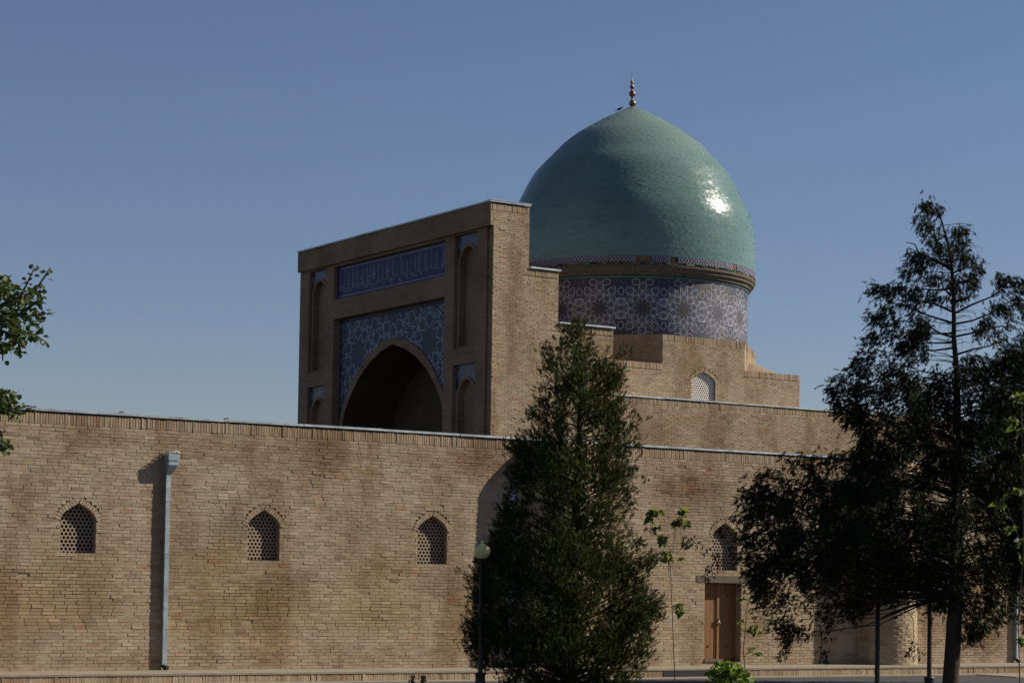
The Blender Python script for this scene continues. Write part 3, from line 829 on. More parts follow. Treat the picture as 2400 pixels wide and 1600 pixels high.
# niches: pierced plates with tiled spandrels and deep arches
def niche(c, z0, z1, zspr, zap, zb, hwid=.50):
    n0 = .13; n1 = .33; yL, yR = c-.7, c+.7
    if c > 25: yL, yR = 25.8, 27.12
    cc = (yL+yR)/2
    cur = arch_curve(hwid, zspr, zap, zb, ARCH)
    mb = MB()
    zl = sorted(set([zb]+[z for h, z in cur]))
    for za1, zb1 in zip(zl[:-1], zl[1:]):
        h0 = at_h(cur, za1+1e-4); h1 = at_h(cur, zb1-1e-4)
        mb.cur = 1 if za1 >= zspr+.15 else 0
        mb.face([W(yL,za1,n0), W(yL,zb1,n0), W(cc-h1,zb1,n0), W(cc-h0,za1,n0)]); mb.face([W(cc+h0,za1,n0), W(cc+h1,zb1,n0), W(yR,zb1,n0), W(yR,za1,n0)])
    mb.cur = 1; mb.face([W(yL,zap,n0), W(yL,z1,n0), W(yR,z1,n0), W(yR,zap,n0)])
    mb.cur = 0
    if zb > z0+.01: mb.face([W(yL,z0,n0), W(yL,zb,n0), W(yR,zb,n0), W(yR,z0,n0)])
    for s in (-1, 1):
        for a, b in zip(cur[:-1], cur[1:]): mb.face([W(cc+s*a[0],a[1],n0-.03), W(cc+s*b[0],b[1],n0-.03), W(cc+s*b[0],b[1],n1), W(cc+s*a[0],a[1],n1)])
        o2 = [(h+.08 if h > 0 else 0, z+.09*max(0, (z-zspr)/(zap-zspr))) for h, z in cur]
        for (a, b), (p, q) in zip(zip(cur[:-1], cur[1:]), zip(o2[:-1], o2[1:])):
            mb.face([W(cc+s*a[0],a[1],n0-.03), W(cc+s*b[0],b[1],n0-.03), W(cc+s*q[0],q[1],n0-.03), W(cc+s*p[0],p[1],n0-.03)])
            mb.face([W(cc+s*p[0],p[1],n0-.03), W(cc+s*q[0],q[1],n0-.03), W(cc+s*q[0],q[1],n0), W(cc+s*p[0],p[1],n0)])
    mb.face([W(yL+.05,zb,n1), W(yL+.05,zap+.05,n1), W(yR-.05,zap+.05,n1), W(yR-.05,zb,n1)])
    if zb > z0+.01: mb.face([W(cc-hwid,zb,n0), W(cc+hwid,zb,n0), W(cc+hwid,zb,n1), W(cc-hwid,zb,n1)])
    o = mb.build('niche', [M_shade_x, M_tile_niche], mau)
    mpn = lambda A: np.column_stack([PX+n0-A[:, 2], A[:, 0], A[:, 1]])
    S = []
    for q in (-1, 1): S += rosette((cc+q*.5, z1-.12), .33, 8)
    strips_mesh('star_pattern', S, .022, mpn, M_line2, o, .004, lambda u, v: yL+.03 < u < yR-.03 and v < z1-.03 and abs(u-cc) > (at_h(cur, v)+.09 if v < zap+.05 else .0) and v > zspr+.1)
    return o
for c in (16.0, 26.46):
    niche(c, 9.73, 13.5, 12.62, 13.10, 9.80)
    niche(c, 0, 9.2, 8.15, 8.72, 0)

# side wall of the portal: stepped field of bricks (faces -Y)
def step_hi(x): return 14.26
sideR = []
def side_hole(z):
    if z > 12.05: return (38.0, 99)
    if z > 10.33: return (39.18, 99)
    return (41.4, 99)
rS, sS = rows_for(PX, 41.4, 5.0, 14.03, [side_hole], 91, course=.0755)
keep = ~(((rS[:, 3] > 12.04) & (rS[:, 1] > 38.0)) | ((rS[:, 3] > 10.32) & (rS[:, 1] > 39.19)))
rS = rS[keep]
mapPS = lambda A: np.column_stack([A[:, 0], PY0+A[:, 2], A[:, 1]])
Tt, to = brick_arrays(rS, 92, proud=.004)
edge = Tt[:, 0, 0] < PX+.3; Tt[edge, :4, 2] -= rng.uniform(0, .010, edge.sum())[:, None]; to[edge] = np.clip(to[edge]+.3, 0, .97)  # corner bricks toned lighter to paint their sunlit ends
place_bricks(Tt, to, mapPS, M_brick2, mau, 150, pick=lambda c: np.where(c[:, 2] > 7, 1, .01))
sm_ = mobj('mortar', mortar_mesh('mortar', sS, mapPS, erode_mild, M_mortar2, moff), mau); sm_['kind'] = 'stuff'
for (a, b, t) in ((PX-.12, 38.0, 14.26), (38.0, 39.18, 12.27), (39.18, 41.4, 10.55)):
    soldier(a, b, t-.22, t, mapPS, M_brick2, mau, 'soldier_course', int(a*10), off=moff)
# small band of bricks closing the cornice end
rc, sc_ = rows_for(PX-.12, PX-.001, 13.55, 14.03, [], 95, course=.0755)
Tt, to = brick_arrays(rc, 96); P = mapPS(Tt.reshape(-1, 3)).reshape(Tt.shape)-moff
mobj('brickwork', bricks_mesh('brickwork', P, np.clip(to+.2, 0, .97), M_brick2), mau)['kind'] = 'stuff'
mb = MB(); bx(mb, PX-.119, PX+.02, PY0+.012, PY0+.3, 13.551, 14.28); mb.build('cornice_end', M_shade_y, mau)
cp = moff
coping(mau, 14.25, 27.85, PX-.12, 38.02, 14.30, cp, 2.2, .05, 5, axis='y', over=.05)
coping(mau, PX-.15, 38.05, PY0, PY0+.4, 14.352, cp, 3, .02, 6, over=.06)
coping(mau, 38.05, 39.24, PY0, 27.8, 12.29, cp, 3, .055, 7, over=.06)
coping(mau, 39.22, 41.46, PY0, 27.8, 10.57, cp, 3, .055, 8, over=.06)

# --- middle storey wall (faces -Y)
MY = 14.62
mapM = lambda A: np.column_stack([A[:, 0], MY+A[:, 2], A[:, 1]])
rM, sM = rows_for(41.3, 58, 5.4, 8.17, [], 101)
Tt, to = brick_arrays(rM, 102, proud=.004)
place_bricks(Tt, to, mapM, M_brick2, mau, 100, pick=lambda c: np.where((c[:, 2] > 6.8) & (c[:, 0] > 42.2), 1, .01))
mo2 = mobj('mortar', mortar_mesh('mortar', sM, mapM, lambda a, b: .007+.02*np.clip(1.2*np.exp(-((a-45.6)/1.3)**2-((b-7.75)/.3)**2)+.5*vnoise(a, b, 31)-.25, 0, 1), M_mortar2, moff), mau); mo2['kind'] = 'stuff'
soldier(41.3, 58, 8.17, 8.37, mapM, M_brick2, mau, 'soldier_course', 105, off=moff)
mb = MB(); bx(mb, 41.41, 57.99, MY+.03, 27, 0, 8.36); mb.build('lower_storey', M_shade_y, mau)
coping(mau, 41.2, 58, MY, 27, 8.395, moff, 2.4, .05, 15, over=.035)
mb = MB(); bx(mb, 41.3, 58, MY+.015, 27, 8.37, 8.393); mb.build('coping_shade_line', M_dark, mau)  # shade beneath this coping is painted as a near black strip
for px in (51.5, 52.1):
    mb = MB(); bx(mb, px, px+.5, MY+.1, MY+.5, 8.47, 8.51); mb.build('loose_sheet', M_dark, mau)

# --- square base corners and octagonal tambour, brick faces -Y
TY = 16.2; OC = (46.7, 20.62); AP = 4.42; HF = AP*math.tan(math.pi/8)
mapT = lambda A: np.column_stack([A[:, 0], TY+A[:, 2], A[:, 1]])
tw = (46.69, .535, 8.30, 9.61)
def hw4(z):
    zs = 9.61-.36
    if z > 9.61+.15: return None
    if z < zs: return (tw[0]-tw[1], tw[0]+tw[1])
    h = arch_half(z-.12, tw[1], zs, 9.61)+.1; return (tw[0]-h, tw[0]+h)
def cornerL(z): return (0, OC[0]-HF) if z > 9.58 else None
def cornerR(z): return (OC[0]+HF, 99) if z > 9.58 else None
rT, sT = rows_for(OC[0]-AP, OC[0]+AP, 8.3, 10.6, [hw4, cornerL, cornerR], 111)
Tt, to = brick_arrays(rT, 112, proud=.003)
place_bricks(Tt, to, mapT, M_brick2, mau, 50, pick=lambda c: np.where(c[:, 0] > 44.5, 1, .01))
mo3 = mobj('mortar', mortar_mesh('mortar', sT, mapT, erode_mild, M_mortar2, moff), mau); mo3['kind'] = 'stuff'
soldier(OC[0]-HF, OC[0]+HF, 10.6, 10.83, mapT, M_brick2, mau, 'soldier_course', 120, off=moff)
soldier(OC[0]-AP, OC[0]-HF, 9.58, 9.80, mapT, M_brick2, mau, 'soldier_course', 121, off=moff)
soldier(OC[0]+HF, OC[0]+AP, 9.58, 9.80, mapT, M_brick2, mau, 'soldier_course', 122, off=moff)
window(mau, *tw, moff, y0=TY, depth=.09, latmat=M_whiteplaster, vmat=M_brick2)
# square base: walls round an open front so the window void stays clear
mb = MB()
bx(mb, OC[0]-AP+.01, OC[0]+AP-.01, TY+.25, OC[1]+AP, 8.0, 9.78)
bx(mb, OC[0]-AP+.01, OC[0]+AP-.01, TY+.03, TY+.26, 9.79, 9.795)
bx(mb, OC[0]-AP+.01, OC[0]-HF, TY+.03, TY+.26, 8.0, 9.79); bx(mb, OC[0]+HF, OC[0]+AP-.01, TY+.03, TY+.26, 8.0, 9.79)
mb.build('square_base', M_shade_y, mau)
# octagon
def octa(r, z0, z1, mb, cap=True):
    V = [(OC[0]+r/math.cos(math.pi/8)*math.cos(math.pi/8+k*math.pi/4)-moff[0], OC[1]+r/math.cos(math.pi/8)*math.sin(math.pi/8+k*math.pi/4)-moff[1]) for k in range(8)]
    for k in range(8):
        a, b = V[k], V[(k+1) % 8]; mb.face([(a[0],a[1],z0), (b[0],b[1],z0), (b[0],b[1],z1), (a[0],a[1],z1)])
    if cap: mb.face([(v[0], v[1], z1) for v in V])
mb = MB(); octa(AP-.03, 9.7, 10.82, mb); mb.build('tambour', M_shade_y, mau)
# bricks on the two oblique faces
for sgn in (-1, 1):
    ang = math.radians(-90+45*sgn); nx, ny = math.cos(ang), math.sin(ang); tx_, ty_ = -ny, nx
    mpo = (lambda nx, ny, tx_, ty_: (lambda A: np.column_stack([OC[0]+nx*(AP-A[:, 2])+tx_*A[:, 0], OC[1]+ny*(AP-A[:, 2])+ty_*A[:, 0], A[:, 1]])))(nx, ny, tx_, ty_)
    rc, sc_ = rows_for(-HF+.01, HF-.01, 9.8, 10.6, [], 130+sgn)
    Tt, to = brick_arrays(rc, 131+sgn); P = mpo(Tt.reshape(-1, 3)).reshape(Tt.shape)-moff
    o = mobj('brickwork', bricks_mesh('brickwork', P, to, M_brick2), mau); o['kind'] = 'stuff'
    o = mobj('mortar', mortar_mesh('mortar', sc_, mpo, lambda a, b: 0*a+.007, M_mortar2, moff), mau)
    soldier(-HF+.01, HF-.01, 10.6, 10.83, mpo, M_brick2, mau, 'soldier_course', 140+sgn, off=moff)
    # sloping broach on the corner of the square base
    if sgn < 0: continue
    mb = MB(); c = (OC[0]+sgn*AP*.70-moff[0], TY+AP*.30-moff[1]); prof = [(1.35,0),(1.0,.10),(.6,.28),(.3,.42),(0,.5)]
    mb.lathe(prof, (c[0], c[1], 9.79), 20); mb.build('broach', M_cut, mau)

# --- drum, cornice, dome
DC = (46.7, 20.72); RD = 4.37
def lathe_obj(name, prof, mat, n=128, sm=True):
    mb = MB(); mb.lathe(prof, (DC[0]-moff[0], DC[1]-moff[1], 0), n, sm=sm); return mb.build(name, mat, mau)
drum = lathe_obj('drum', [(RD, 10.6), (RD, 12.93)], M_tile_drum)
mapD = lambda A: np.column_stack([DC[0]+(RD+A[:, 2])*np.cos(A[:, 0]/RD), DC[1]+(RD+A[:, 2])*np.sin(A[:, 0]/RD), A[:, 1]])
circ = 2*math.pi*RD; nro = 18; sp = circ/nro
INNER.clear(); S = []; S2 = []
for k in range(nro):
    c = (k*sp, 11.78); S += rosette(c, sp*.515, 10, math.pi/2)
    for sg in (1, -1):
        for (uu, vv) in ((sp*.5, .60*sg), (sp*.5, 1.0*sg)):
            pg = [(c[0]+uu+.12*math.cos(t)*1.0, c[1]+vv+.15*math.sin(t)) for t in [math.pi/2*sg+1.2566*k5 for k5 in range(6)]]
            if abs(vv) < .9: S += list(zip(pg[:-1], pg[1:]))
        for q_ in (-.24, .24):
            S += [((c[0]+q_+.15*math.cos(t), c[1]+sg*.93+.13*math.sin(t)), (c[0]+q_+.15*math.cos(t+1.2566), c[1]+sg*.93+.13*math.sin(t+1.2566))) for t in [math.pi/2*sg+1.2566*k5 for k5 in range(5)]]
    c2 = ((k+.5)*sp, 13.02); c3 = ((k+.5)*sp, 10.54)
    for cc_, rr in ((c, sp*.13), (c, sp*.22), (c, sp*.30), (c2, sp*.2), (c3, sp*.2)): S2 += dots(cc_, rr, 12, .013)
strips_mesh('star_pattern', S, .018, mapD, M_line, drum, .006, lambda u, v: 10.62 < v < 12.88, .1)
strips_mesh('petal_motif', INNER, .014, mapD, M_line2, drum, .005, lambda u, v: 10.62 < v < 12.88)
strips_mesh('tile_dots', S2, .03, mapD, M_line2, drum, .006, lambda u, v: 10.62 < v < 12.88)
lathe_obj('rim_tile', [(RD+.004, 12.86), (RD+.035, 12.87), (RD+.035, 12.94), (RD, 12.95)], M_teal)
# corbelled brick cornice: bed rings plus two rows of upright bricks
lathe_obj('cornice_bed', [(RD+.01, 12.94), (RD+.07, 12.99), (RD+.10, 13.07), (RD+.16, 13.09), (RD+.20, 13.20), (RD+.27, 13.22), (RD+.25, 13.30), (RD+.1, 13.34)], M_rimbrick)
for (z0, z1, rr, nn, sd) in ((12.97, 13.075, .105, 330, 1), (13.10, 13.205, .205, 330, 2)):
    U = np.arange(nn)/nn*2*math.pi*RD; ww = 2*math.pi*RD/nn
    R4 = np.column_stack([U+ww*.14, U+ww*.86, np.full(nn, z0), np.full(nn, z1)])
    Tt, to = brick_arrays(R4, sd, depth=-.08, proud=.006, jit=.002); Tt[:, :4, 2] = rr+np.random.default_rng(sd).normal(0, .004, (nn, 4)); Tt[:, 4:, 2] = rr-.12
    P = mapD(Tt.reshape(-1, 3)).reshape(Tt.shape)-moff
    o = mobj('cornice_bricks', bricks_mesh('cornice_bricks', P, to*.5, M_rimbrick2), mau); o['kind'] = 'stuff'
# ragged shelf under the dome band: broken edge stones
r = random.Random(4)
shelf = lathe_obj('cornice_shelf', [(RD+.20, 13.29), (RD+.262, 13.30), (RD+.262, 13.325), (RD+.1, 13.33)], M_rimbrick)
S = []
mbs = {0: MB(), 1: MB(), 2: MB()}
n = 190
for k in range(n):
    a0 = 2*math.pi*k/n; a1 = 2*math.pi*(k+.94)/n
    q = r.random()
    if q < .30: continue
    z1 = 13.37+r.uniform(-.015, .02); ro = RD+r.uniform(.235, .285); mbk = mbs[0 if q < .62 else (1 if q < .84 else 2)]
    P = []
    for a, rr in ((a0, ro), (a1, ro), (a1, RD+.1), (a0, RD+.1)):
        P.append((DC[0]+rr*math.cos(a)-moff[0], DC[1]+rr*math.sin(a)-moff[1]))
    for za, zb in ((13.335, z1),):
        mbk.face([(P[0][0],P[0][1],za),(P[1][0],P[1][1],za),(P[1][0],P[1][1],zb),(P[0][0],P[0][1],zb)])
        mbk.face([(x, y, zb) for x, y in P]); mbk.face([(x, y, za) for x, y in P[::-1]])
        mbk.face([(P[1][0],P[1][1],za),(P[2][0],P[2][1],za),(P[2][0],P[2][1],zb),(P[1][0],P[1][1],zb)]); mbk.face([(P[3][0],P[3][1],za),(P[0][0],P[0][1],za),(P[0][0],P[0][1],zb),(P[3][0],P[3][1],zb)])
for k, m in ((0, M_slab), (1, M_rimbrick), (2, M_rimbrick)): mbs[k].build('edge_stones', m, shelf)['kind'] = 'stuff'

DR = 4.636
lathe_obj('dome_recess', [(RD+.1, 13.33), (DR-.10, 13.34), (DR-.10, 13.38)], M_dark)
band = lathe_obj('border_band', [(DR-.10, 13.375), (DR-.012, 13.375), (DR-.010, 13.62)], M_tile_drum)
mapB = lambda A: np.column_stack([DC[0]+(DR+A[:, 2])*np.cos(A[:, 0]/DR), DC[1]+(DR+A[:, 2])*np.sin(A[:, 0]/DR), A[:, 1]])
S = []; nb = 210; ww = 2*math.pi*DR/nb
gaps = [(235, 243), (251, 254), (285, 289)]      # degrees where the glaze has fallen off
for k in range(nb):
    deg = k*360/nb
    if any(a < deg < b for a, b in gaps): continue
    u = k*ww; pts_ = [(u+ww*.5+ww*.34*math.cos(t), 13.50+.085*math.sin(t)) for t in np.linspace(0, 2*math.pi, 9)]
    S += list(zip(pts_[:-1], pts_[1:]))
strips_mesh('bead_row', S, .028, mapB, M_lilac, band, .001)
strips_mesh('band_edge', [((k*ww, 13.392), (k*ww+ww, 13.392)) for k in range(nb)]+[((k*ww, 13.608), (k*ww+ww, 13.608)) for k in range(nb)], .02, mapB, M_teal, band, .002)
pm = MB()
for a, b in gaps:
    for k in range(int((b-a)*1.5)):
        d0 = math.radians(a+k/1.5); d1 = math.radians(a+(k+.9)/1.5); rr = DR-.004-rng.uniform(0, .004); z0 = 13.40+rng.uniform(0, .03); z1 = 13.60+rng.uniform(-.04, .02)
        P = [(DC[0]+rr*math.cos(d)-moff[0], DC[1]+rr*math.sin(d)-moff[1]) for d in (d0, d1)]
        pm.face([(*P[0], z0), (*P[1], z0), (*P[1], z1), (*P[0], z1)])
pm.build('bare_brick_patch', M_broken, band)

obs = [(4.64,13.6),(4.65,14.3),(4.636,14.72),(4.58,15.18),(4.462,15.69),(4.215,16.23),(3.84,16.97),(3.60,17.39),(3.38,17.62),(3.04,17.955),(2.70,18.33),(2.19,18.78),(1.62,19.12),(1.14,19.40),(.65,19.64),(.37,19.76),(.10,19.88),(0,19.93)]
obs = np.array(obs)
tpar = np.concatenate([[0], np.cumsum(np.hypot(*np.diff(obs, axis=0).T))])
tt = np.linspace(0, tpar[-1], 160)
ro = np.interp(tt, tpar, obs[:, 0]); zo = np.interp(tt, tpar, obs[:, 1])
ker = np.hanning(23); ker /= ker.sum()
pad = 11
rp = np.concatenate([2*ro[0]-ro[1:pad+1][::-1], ro, 2*ro[-1]-ro[-pad-1:-1][::-1]]); zp = np.concatenate([2*zo[0]-zo[1:pad+1][::-1], zo, 2*zo[-1]-zo[-pad-1:-1][::-1]])
ro = np.convolve(rp, ker, 'valid'); zo = np.convolve(zp, ker, 'valid')
ro[-1] = 0
# from apparent outline (seen 9 degrees from below) to true profile
dr = np.gradient(ro); dz = np.gradient(zo); tphi = np.clip(-dr/np.maximum(dz, 1e-3), 0, 2.2)
ca = tphi*math.tan(math.radians(8.6)); rt = ro/np.sqrt(1-ca**2); zt_ = zo-rt*ca*math.tan(math.radians(8.6))
rt = np.maximum(rt, 0); s_ = np.concatenate([[0], np.cumsum(np.hypot(np.diff(rt), np.diff(zt_)))])
prof = [(max(a-.012, .001), b) for a, b in zip(rt[::2], zt_[::2])]
dome = lathe_obj('dome', prof, M_glazegap, 96)
rowH = .066; nrow = int(s_[-1]/rowH); rows_T = []; tones = []
rr_ = np.random.default_rng(99)
for i in range(nrow):
    sa, sb = i*rowH, (i+1)*rowH
    ra, rb = np.interp([sa, sb], s_, rt); za, zb = np.interp([sa, sb], s_, zt_)
    if ra < .06: break
    nt_ = max(8, int(round(2*math.pi*ra/.262))); off = rr_.uniform(0, 1)
    tl_ = math.hypot(rb-ra, zb-za); nr, nz = (zb-za)/tl_, -(rb-ra)/tl_
    a0 = (np.arange(nt_)+off)/nt_*2*math.pi; gap = .006/ra; a1 = a0+2*math.pi/nt_-gap
    g = .015
    Tb = np.zeros((nt_, 8, 3)); base = rr_.normal(0, .0008, nt_)
    tu = rr_.normal(0, .0020, nt_); tv = rr_.normal(0, .0005, nt_)
    for k, (aa, fr, su, sv) in enumerate(((a0, g, -1, -1), (a1, g, 1, -1), (a1, 1-g, 1, 1), (a0, 1-g, -1, 1))):
        R = ra+(rb-ra)*fr; Zz = za+(zb-za)*fr; d = base+su*tu+sv*tv
        for kk, dd in ((k, d), (k+4, np.full(nt_, -.03))):
            Rn = R+nr*dd; Tb[:, kk, 0] = DC[0]+Rn*np.cos(aa); Tb[:, kk, 1] = DC[1]+Rn*np.sin(aa); Tb[:, kk, 2] = Zz+nz*dd
    rows_T.append(Tb); tones.append(np.clip(rr_.normal(.5, .2, nt_)+rr_.normal(0, .08), 0, 1))
TB = np.concatenate(rows_T); TO = np.concatenate(tones)
vd = (DC[0]-CAM[0], DC[1]-CAM[1])
ident = lambda A: A
dome_loc = Vector((0, 0, 0))
cen = TB[:, :4].mean(1); facing = -((cen[:, 0]-DC[0])*vd[0]+(cen[:, 1]-DC[1])*vd[1]); facing /= np.abs(facing).max()
facing = facing + .25*(cen[:, 0]-DC[0])/4.6
order = np.argsort(-(facing - .06*np.abs(cen[:, 2]-15.6)))
for i in order[:300]:
    base = cen[i]; mobj('glazed_brick', fast_mesh('glazed_brick', TB[i]-base, BF, M_glaze, np.repeat(TO[i], 5)), dome, base-moff)
rest = order[300:]
o = mobj('glazed_brickwork', bricks_mesh('glazed_brickwork', TB[rest]-moff, TO[rest], M_glaze), dome); o['kind'] = 'stuff'

# finial
fz = float(zt_[-1])-.03
mb = MB(); k_ = .0159/13.07
fp = [(1345,30),(1330,62),(1290,100),(1240,110),(1190,96),(1150,50),(1110,32),(1078,32),(1070,58),(1060,58),(1052,34),(1030,60),(990,95),(945,104),(900,92),(860,50),(825,28),(800,34),(770,62),(735,72),(700,56),(665,30),(645,24),(625,42),(590,52),(560,38),(540,20),(500,13),(440,8),(380,5),(300,4),(190,1)]
prof = [(r*k_, (1345-y)*k_) for y, r in fp]
mb.lathe(prof, (DC[0]-moff[0], DC[1]-moff[1], fz), 18, lean=(-.03, .02)); mb.build('finial', M_copper, mau)
# bird
bp = at(1453.5, 255.5, 79.5)
ray_d = (bp-Vector(CAM)).normalized()
bd_c = Vector(CAM)+ray_d*((Vector((DC[0], DC[1], 20))-Vector(CAM)).length-.1)
bird = empty('bird', tuple(bd_c)); tag(bird, 'small black bird resting at the foot of the copper finial', 'bird')
mb = MB(); Rv = R_
def bpnt(u, z, n=0): return (Rv.x*u+F_.x*n, Rv.y*u+F_.y*n, z)
mb.tube([bpnt(.03,.02), bpnt(-.03,-.005), bpnt(-.08,-.025), bpnt(-.12,-.045)], [.03,.045,.035,.012], 8); mb.build('body', M_bird, bird)
mb = MB(); mb.tube([bpnt(.02,.02), bpnt(.055,.055), bpnt(.085,.06), bpnt(.105,.052)], [.028,.026,.018,.003], 8); mb.build('head', M_bird, bird)
mb = MB(); mb.face([bpnt(-.10,-.03,-.02), bpnt(-.20,-.075,-.03), bpnt(-.205,-.08,.03), bpnt(-.10,-.03,.02)]); mb.face([bpnt(-.10,-.045,-.02), bpnt(-.20,-.082,-.03), bpnt(-.205,-.087,.03), bpnt(-.10,-.045,.02)]); mb.build('tail', M_bird, bird)

# ------------------------------------------------------------------ drainpipes
def drainpipe(x, ztop, label, full=True, zlow=None):
    t = empty('drainpipe', (x, 0, 0)); tag(t, label, 'drainpipe', 'sheet metal drainpipes down the brick wall')
    mb = MB()
    mb.box(0, .105, -.115, -.015, .12, ztop-.52); mb.build('pipe', M_pipe, t)
    # hopper head: pyramidal funnel, two bands, pierced crest
    mb = MB()
    a = [(0,-.115),(.105,-.115),(.105,-.012),(0,-.012)]; b = [(0,-.235),(.225,-.235),(.225,-.012),(0,-.012)]
    for i in range(4):
        j = (i+1) % 4; mb.face([(*a[i], ztop-.52), (*a[j], ztop-.52), (*b[j], ztop-.30), (*b[i], ztop-.30)])
    mb.box(-.004, .228, -.238, -.012, ztop-.30, ztop-.205)
    mb.box(-.014, .24, -.25, -.012, ztop-.20, ztop-.055)
    h = mb.build('hopper', M_pipe, t)
    mb = MB(); n = 6
    for (p, q) in (((-.012,-.248),(.238,-.248)), ((-.012,-.248),(-.012,-.02)), ((.238,-.248),(.238,-.02))):
        for i in range(n):
            u0 = i/n; u1 = (i+1)/n; um = (u0+u1)/2
            A = lambda u, z, d=0: (p[0]+(q[0]-p[0])*u, p[1]+(q[1]-p[1])*u, z)
            for (ua, ub) in ((u0, um), (um, u1)):
                z0, z1 = (ztop-.052, ztop) if ua == u0 else (ztop, ztop-.052)
                mb.tube([A(ua, z0), A(ub, z1)], .007, 4)
        mb.tube([A(0, ztop+.004), A(1, ztop+.004)], .006, 4)
    mb.build('crest', M_zinc, h)
    mb = MB(); mb.tube([(.052,-.065,.16), (.052,-.068,.09), (.075,-.10,.055), (.11,-.15,.045)], [.052,.055,.055,.058], 10); mb.build('shoe', M_iron, t)
    for z in (.9, 2.55, 3.7):
        mb = MB(); mb.box(-.006, .111, -.121, -.005, z, z+.03); mb.build('clamp', M_zinc, t)
    mb = MB(); mb.box(.02, .2, -.012, .05, ztop-.1, ztop-.02); mb.build('outlet', M_zinc, t)
    return t
drainpipe(19.17, 4.80, 'grey metal drainpipe with hopper head between the two leftmost lattice windows')
drainpipe(28.19, 4.80, 'metal drainpipe in shadow beside the round buttress, mostly hidden by the conical juniper')
drainpipe(45.42, 4.80, 'lower length of pale drainpipe at the right edge behind the thin sapling')
# narrow square turret standing at the right end casts the strip of shade by the last pipe
mb = MB()

# ------------------------------------------------------------------ park lamps
def lamp(px, d, ztop, label, py=1500, hb=1.0):
    p = at(px, py, d); t = empty('street_lamp', (p.x, p.y, -.45)); tag(t, label, 'street lamp', 'black park lamps with yellowed globes')
    H = ztop+.45
    mb = MB(); mb.lathe([(r_, z_*hb) for r_, z_ in [(.16,0),(.16,.06),(.125,.10),(.115,.45),(.095,.62),(.095,.70),(.105,.72),(.105,.745),(.05,.76)]], n=14); mb.build('base', M_iron, t)
    mb = MB(); mb.lathe([(.048,.75*hb),(.045,1.3),(.04,H-.38),(.06,H-.36),(.09,H-.33),(.09,H-.31)], n=12); mb.build('pole', M_iron, t)
    mb = MB(); mb.lathe([(.075,H-.31),(.125,H-.26),(.15,H-.19),(.152,H-.14),(.13,H-.085),(.075,H-.05),(.05,H-.045)], n=20); mb.build('globe', M_globe, t)
    mb = MB(); mb.lathe([(.09,H-.055),(.085,H-.045),(.04,H-.03),(.028,H-.01),(.034,H+.01),(.02,H+.03),(0,H+.035)], n=12); mb.build('cap', M_globe, t)
    return t
lamp(1127, 41.1, at(1127, 1270, 41.1).z, 'park lamp with yellowed globe in front of the wall, left of the conical juniper')
lamp(2057, 38.4, 2.75, 'slim black lamp post under the big cypress, left of the thicker based one', hb=.7)
lamp(2178, 42.5, 2.9, 'black lamp post with box like base just left of the big tree trunk', 1560)

# ------------------------------------------------------------------ foliage generators
def poly_dist(P, poly):
    """inside mask and distance to the outline"""
    x, y = P[:, 0], P[:, 1]; n = len(poly); ins = np.zeros(len(P), bool); dmin = np.full(len(P), 1e9)
    for i in range(n):
        x1, y1 = poly[i]; x2, y2 = poly[(i+1) % n]
        c = ((y1 > y) != (y2 > y)) & (x < (x2-x1)*(y-y1)/((y2-y1) if y2 != y1 else 1e-9)+x1); ins ^= c
        dx, dy = x2-x1, y2-y1; t = np.clip(((x-x1)*dx+(y-y1)*dy)/(dx*dx+dy*dy+1e-9), 0, 1)
        dmin = np.minimum(dmin, np.hypot(x-x1-t*dx, y-y1-t*dy))
    return ins, dmin

def sprays(C, OUT, n_sp, n_k, size, kite, droop, seed, lift=0.0, spread=.8):
    """feathery sprays: twiglets carrying two rows of narrow scales. returns verts, quads, tone"""
    r = np.random.default_rng(seed); m = len(C)*n_sp
    base = np.repeat(C, n_sp, 0)+r.normal(0, size*.45, (m, 3))
    d = np.repeat(OUT, n_sp, 0)+r.normal(0, spread*.6, (m, 3)); d[:, 2] += lift-droop
    d /= np.linalg.norm(d, axis=1)[:, None]+1e-9
    nrm = np.cross(d, r.normal(0, 1, (m, 3))); nrm /= np.linalg.norm(nrm, axis=1)[:, None]+1e-9
    sd = np.cross(d, nrm); L = size*r.uniform(.6, 1.4, m)
    V = []; tv = np.repeat(r.uniform(0, 1, len(C)), n_sp)*.6+.4*r.uniform(0, 1, m)
    for k in range(n_k):
        f = (k+.5)/n_k; s = 1 if k % 2 else -1
        b = base+d*(L*f*.75)[:, None]; bend = -droop*.35*f*f
        dir_ = d*.75+sd*(s*.55*(1-.35*f))+nrm*r.normal(0, .15, (m, 1)); dir_[:, 2] += bend
        dir_ /= np.linalg.norm(dir_, axis=1)[:, None]
        if k == n_k-1: dir_ = d
        kl = (kite[1]*r.uniform(.7, 1.3, m)*(1-.3*f)); kw = kite[0]*r.uniform(.7, 1.3, m)
        pw = np.cross(dir_, nrm)
        q = np.stack([b, b+dir_*(kl*.45)[:, None]+pw*(kw*.5)[:, None], b+dir_*kl[:, None], b+dir_*(kl*.45)[:, None]-pw*(kw*.5)[:, None]], 1)
        V.append(q)
    V = np.stack(V, 1).reshape(-1, 3); nq = len(V)//4
    return V, np.arange(nq*4).reshape(-1, 4), np.repeat(tv, n_k)

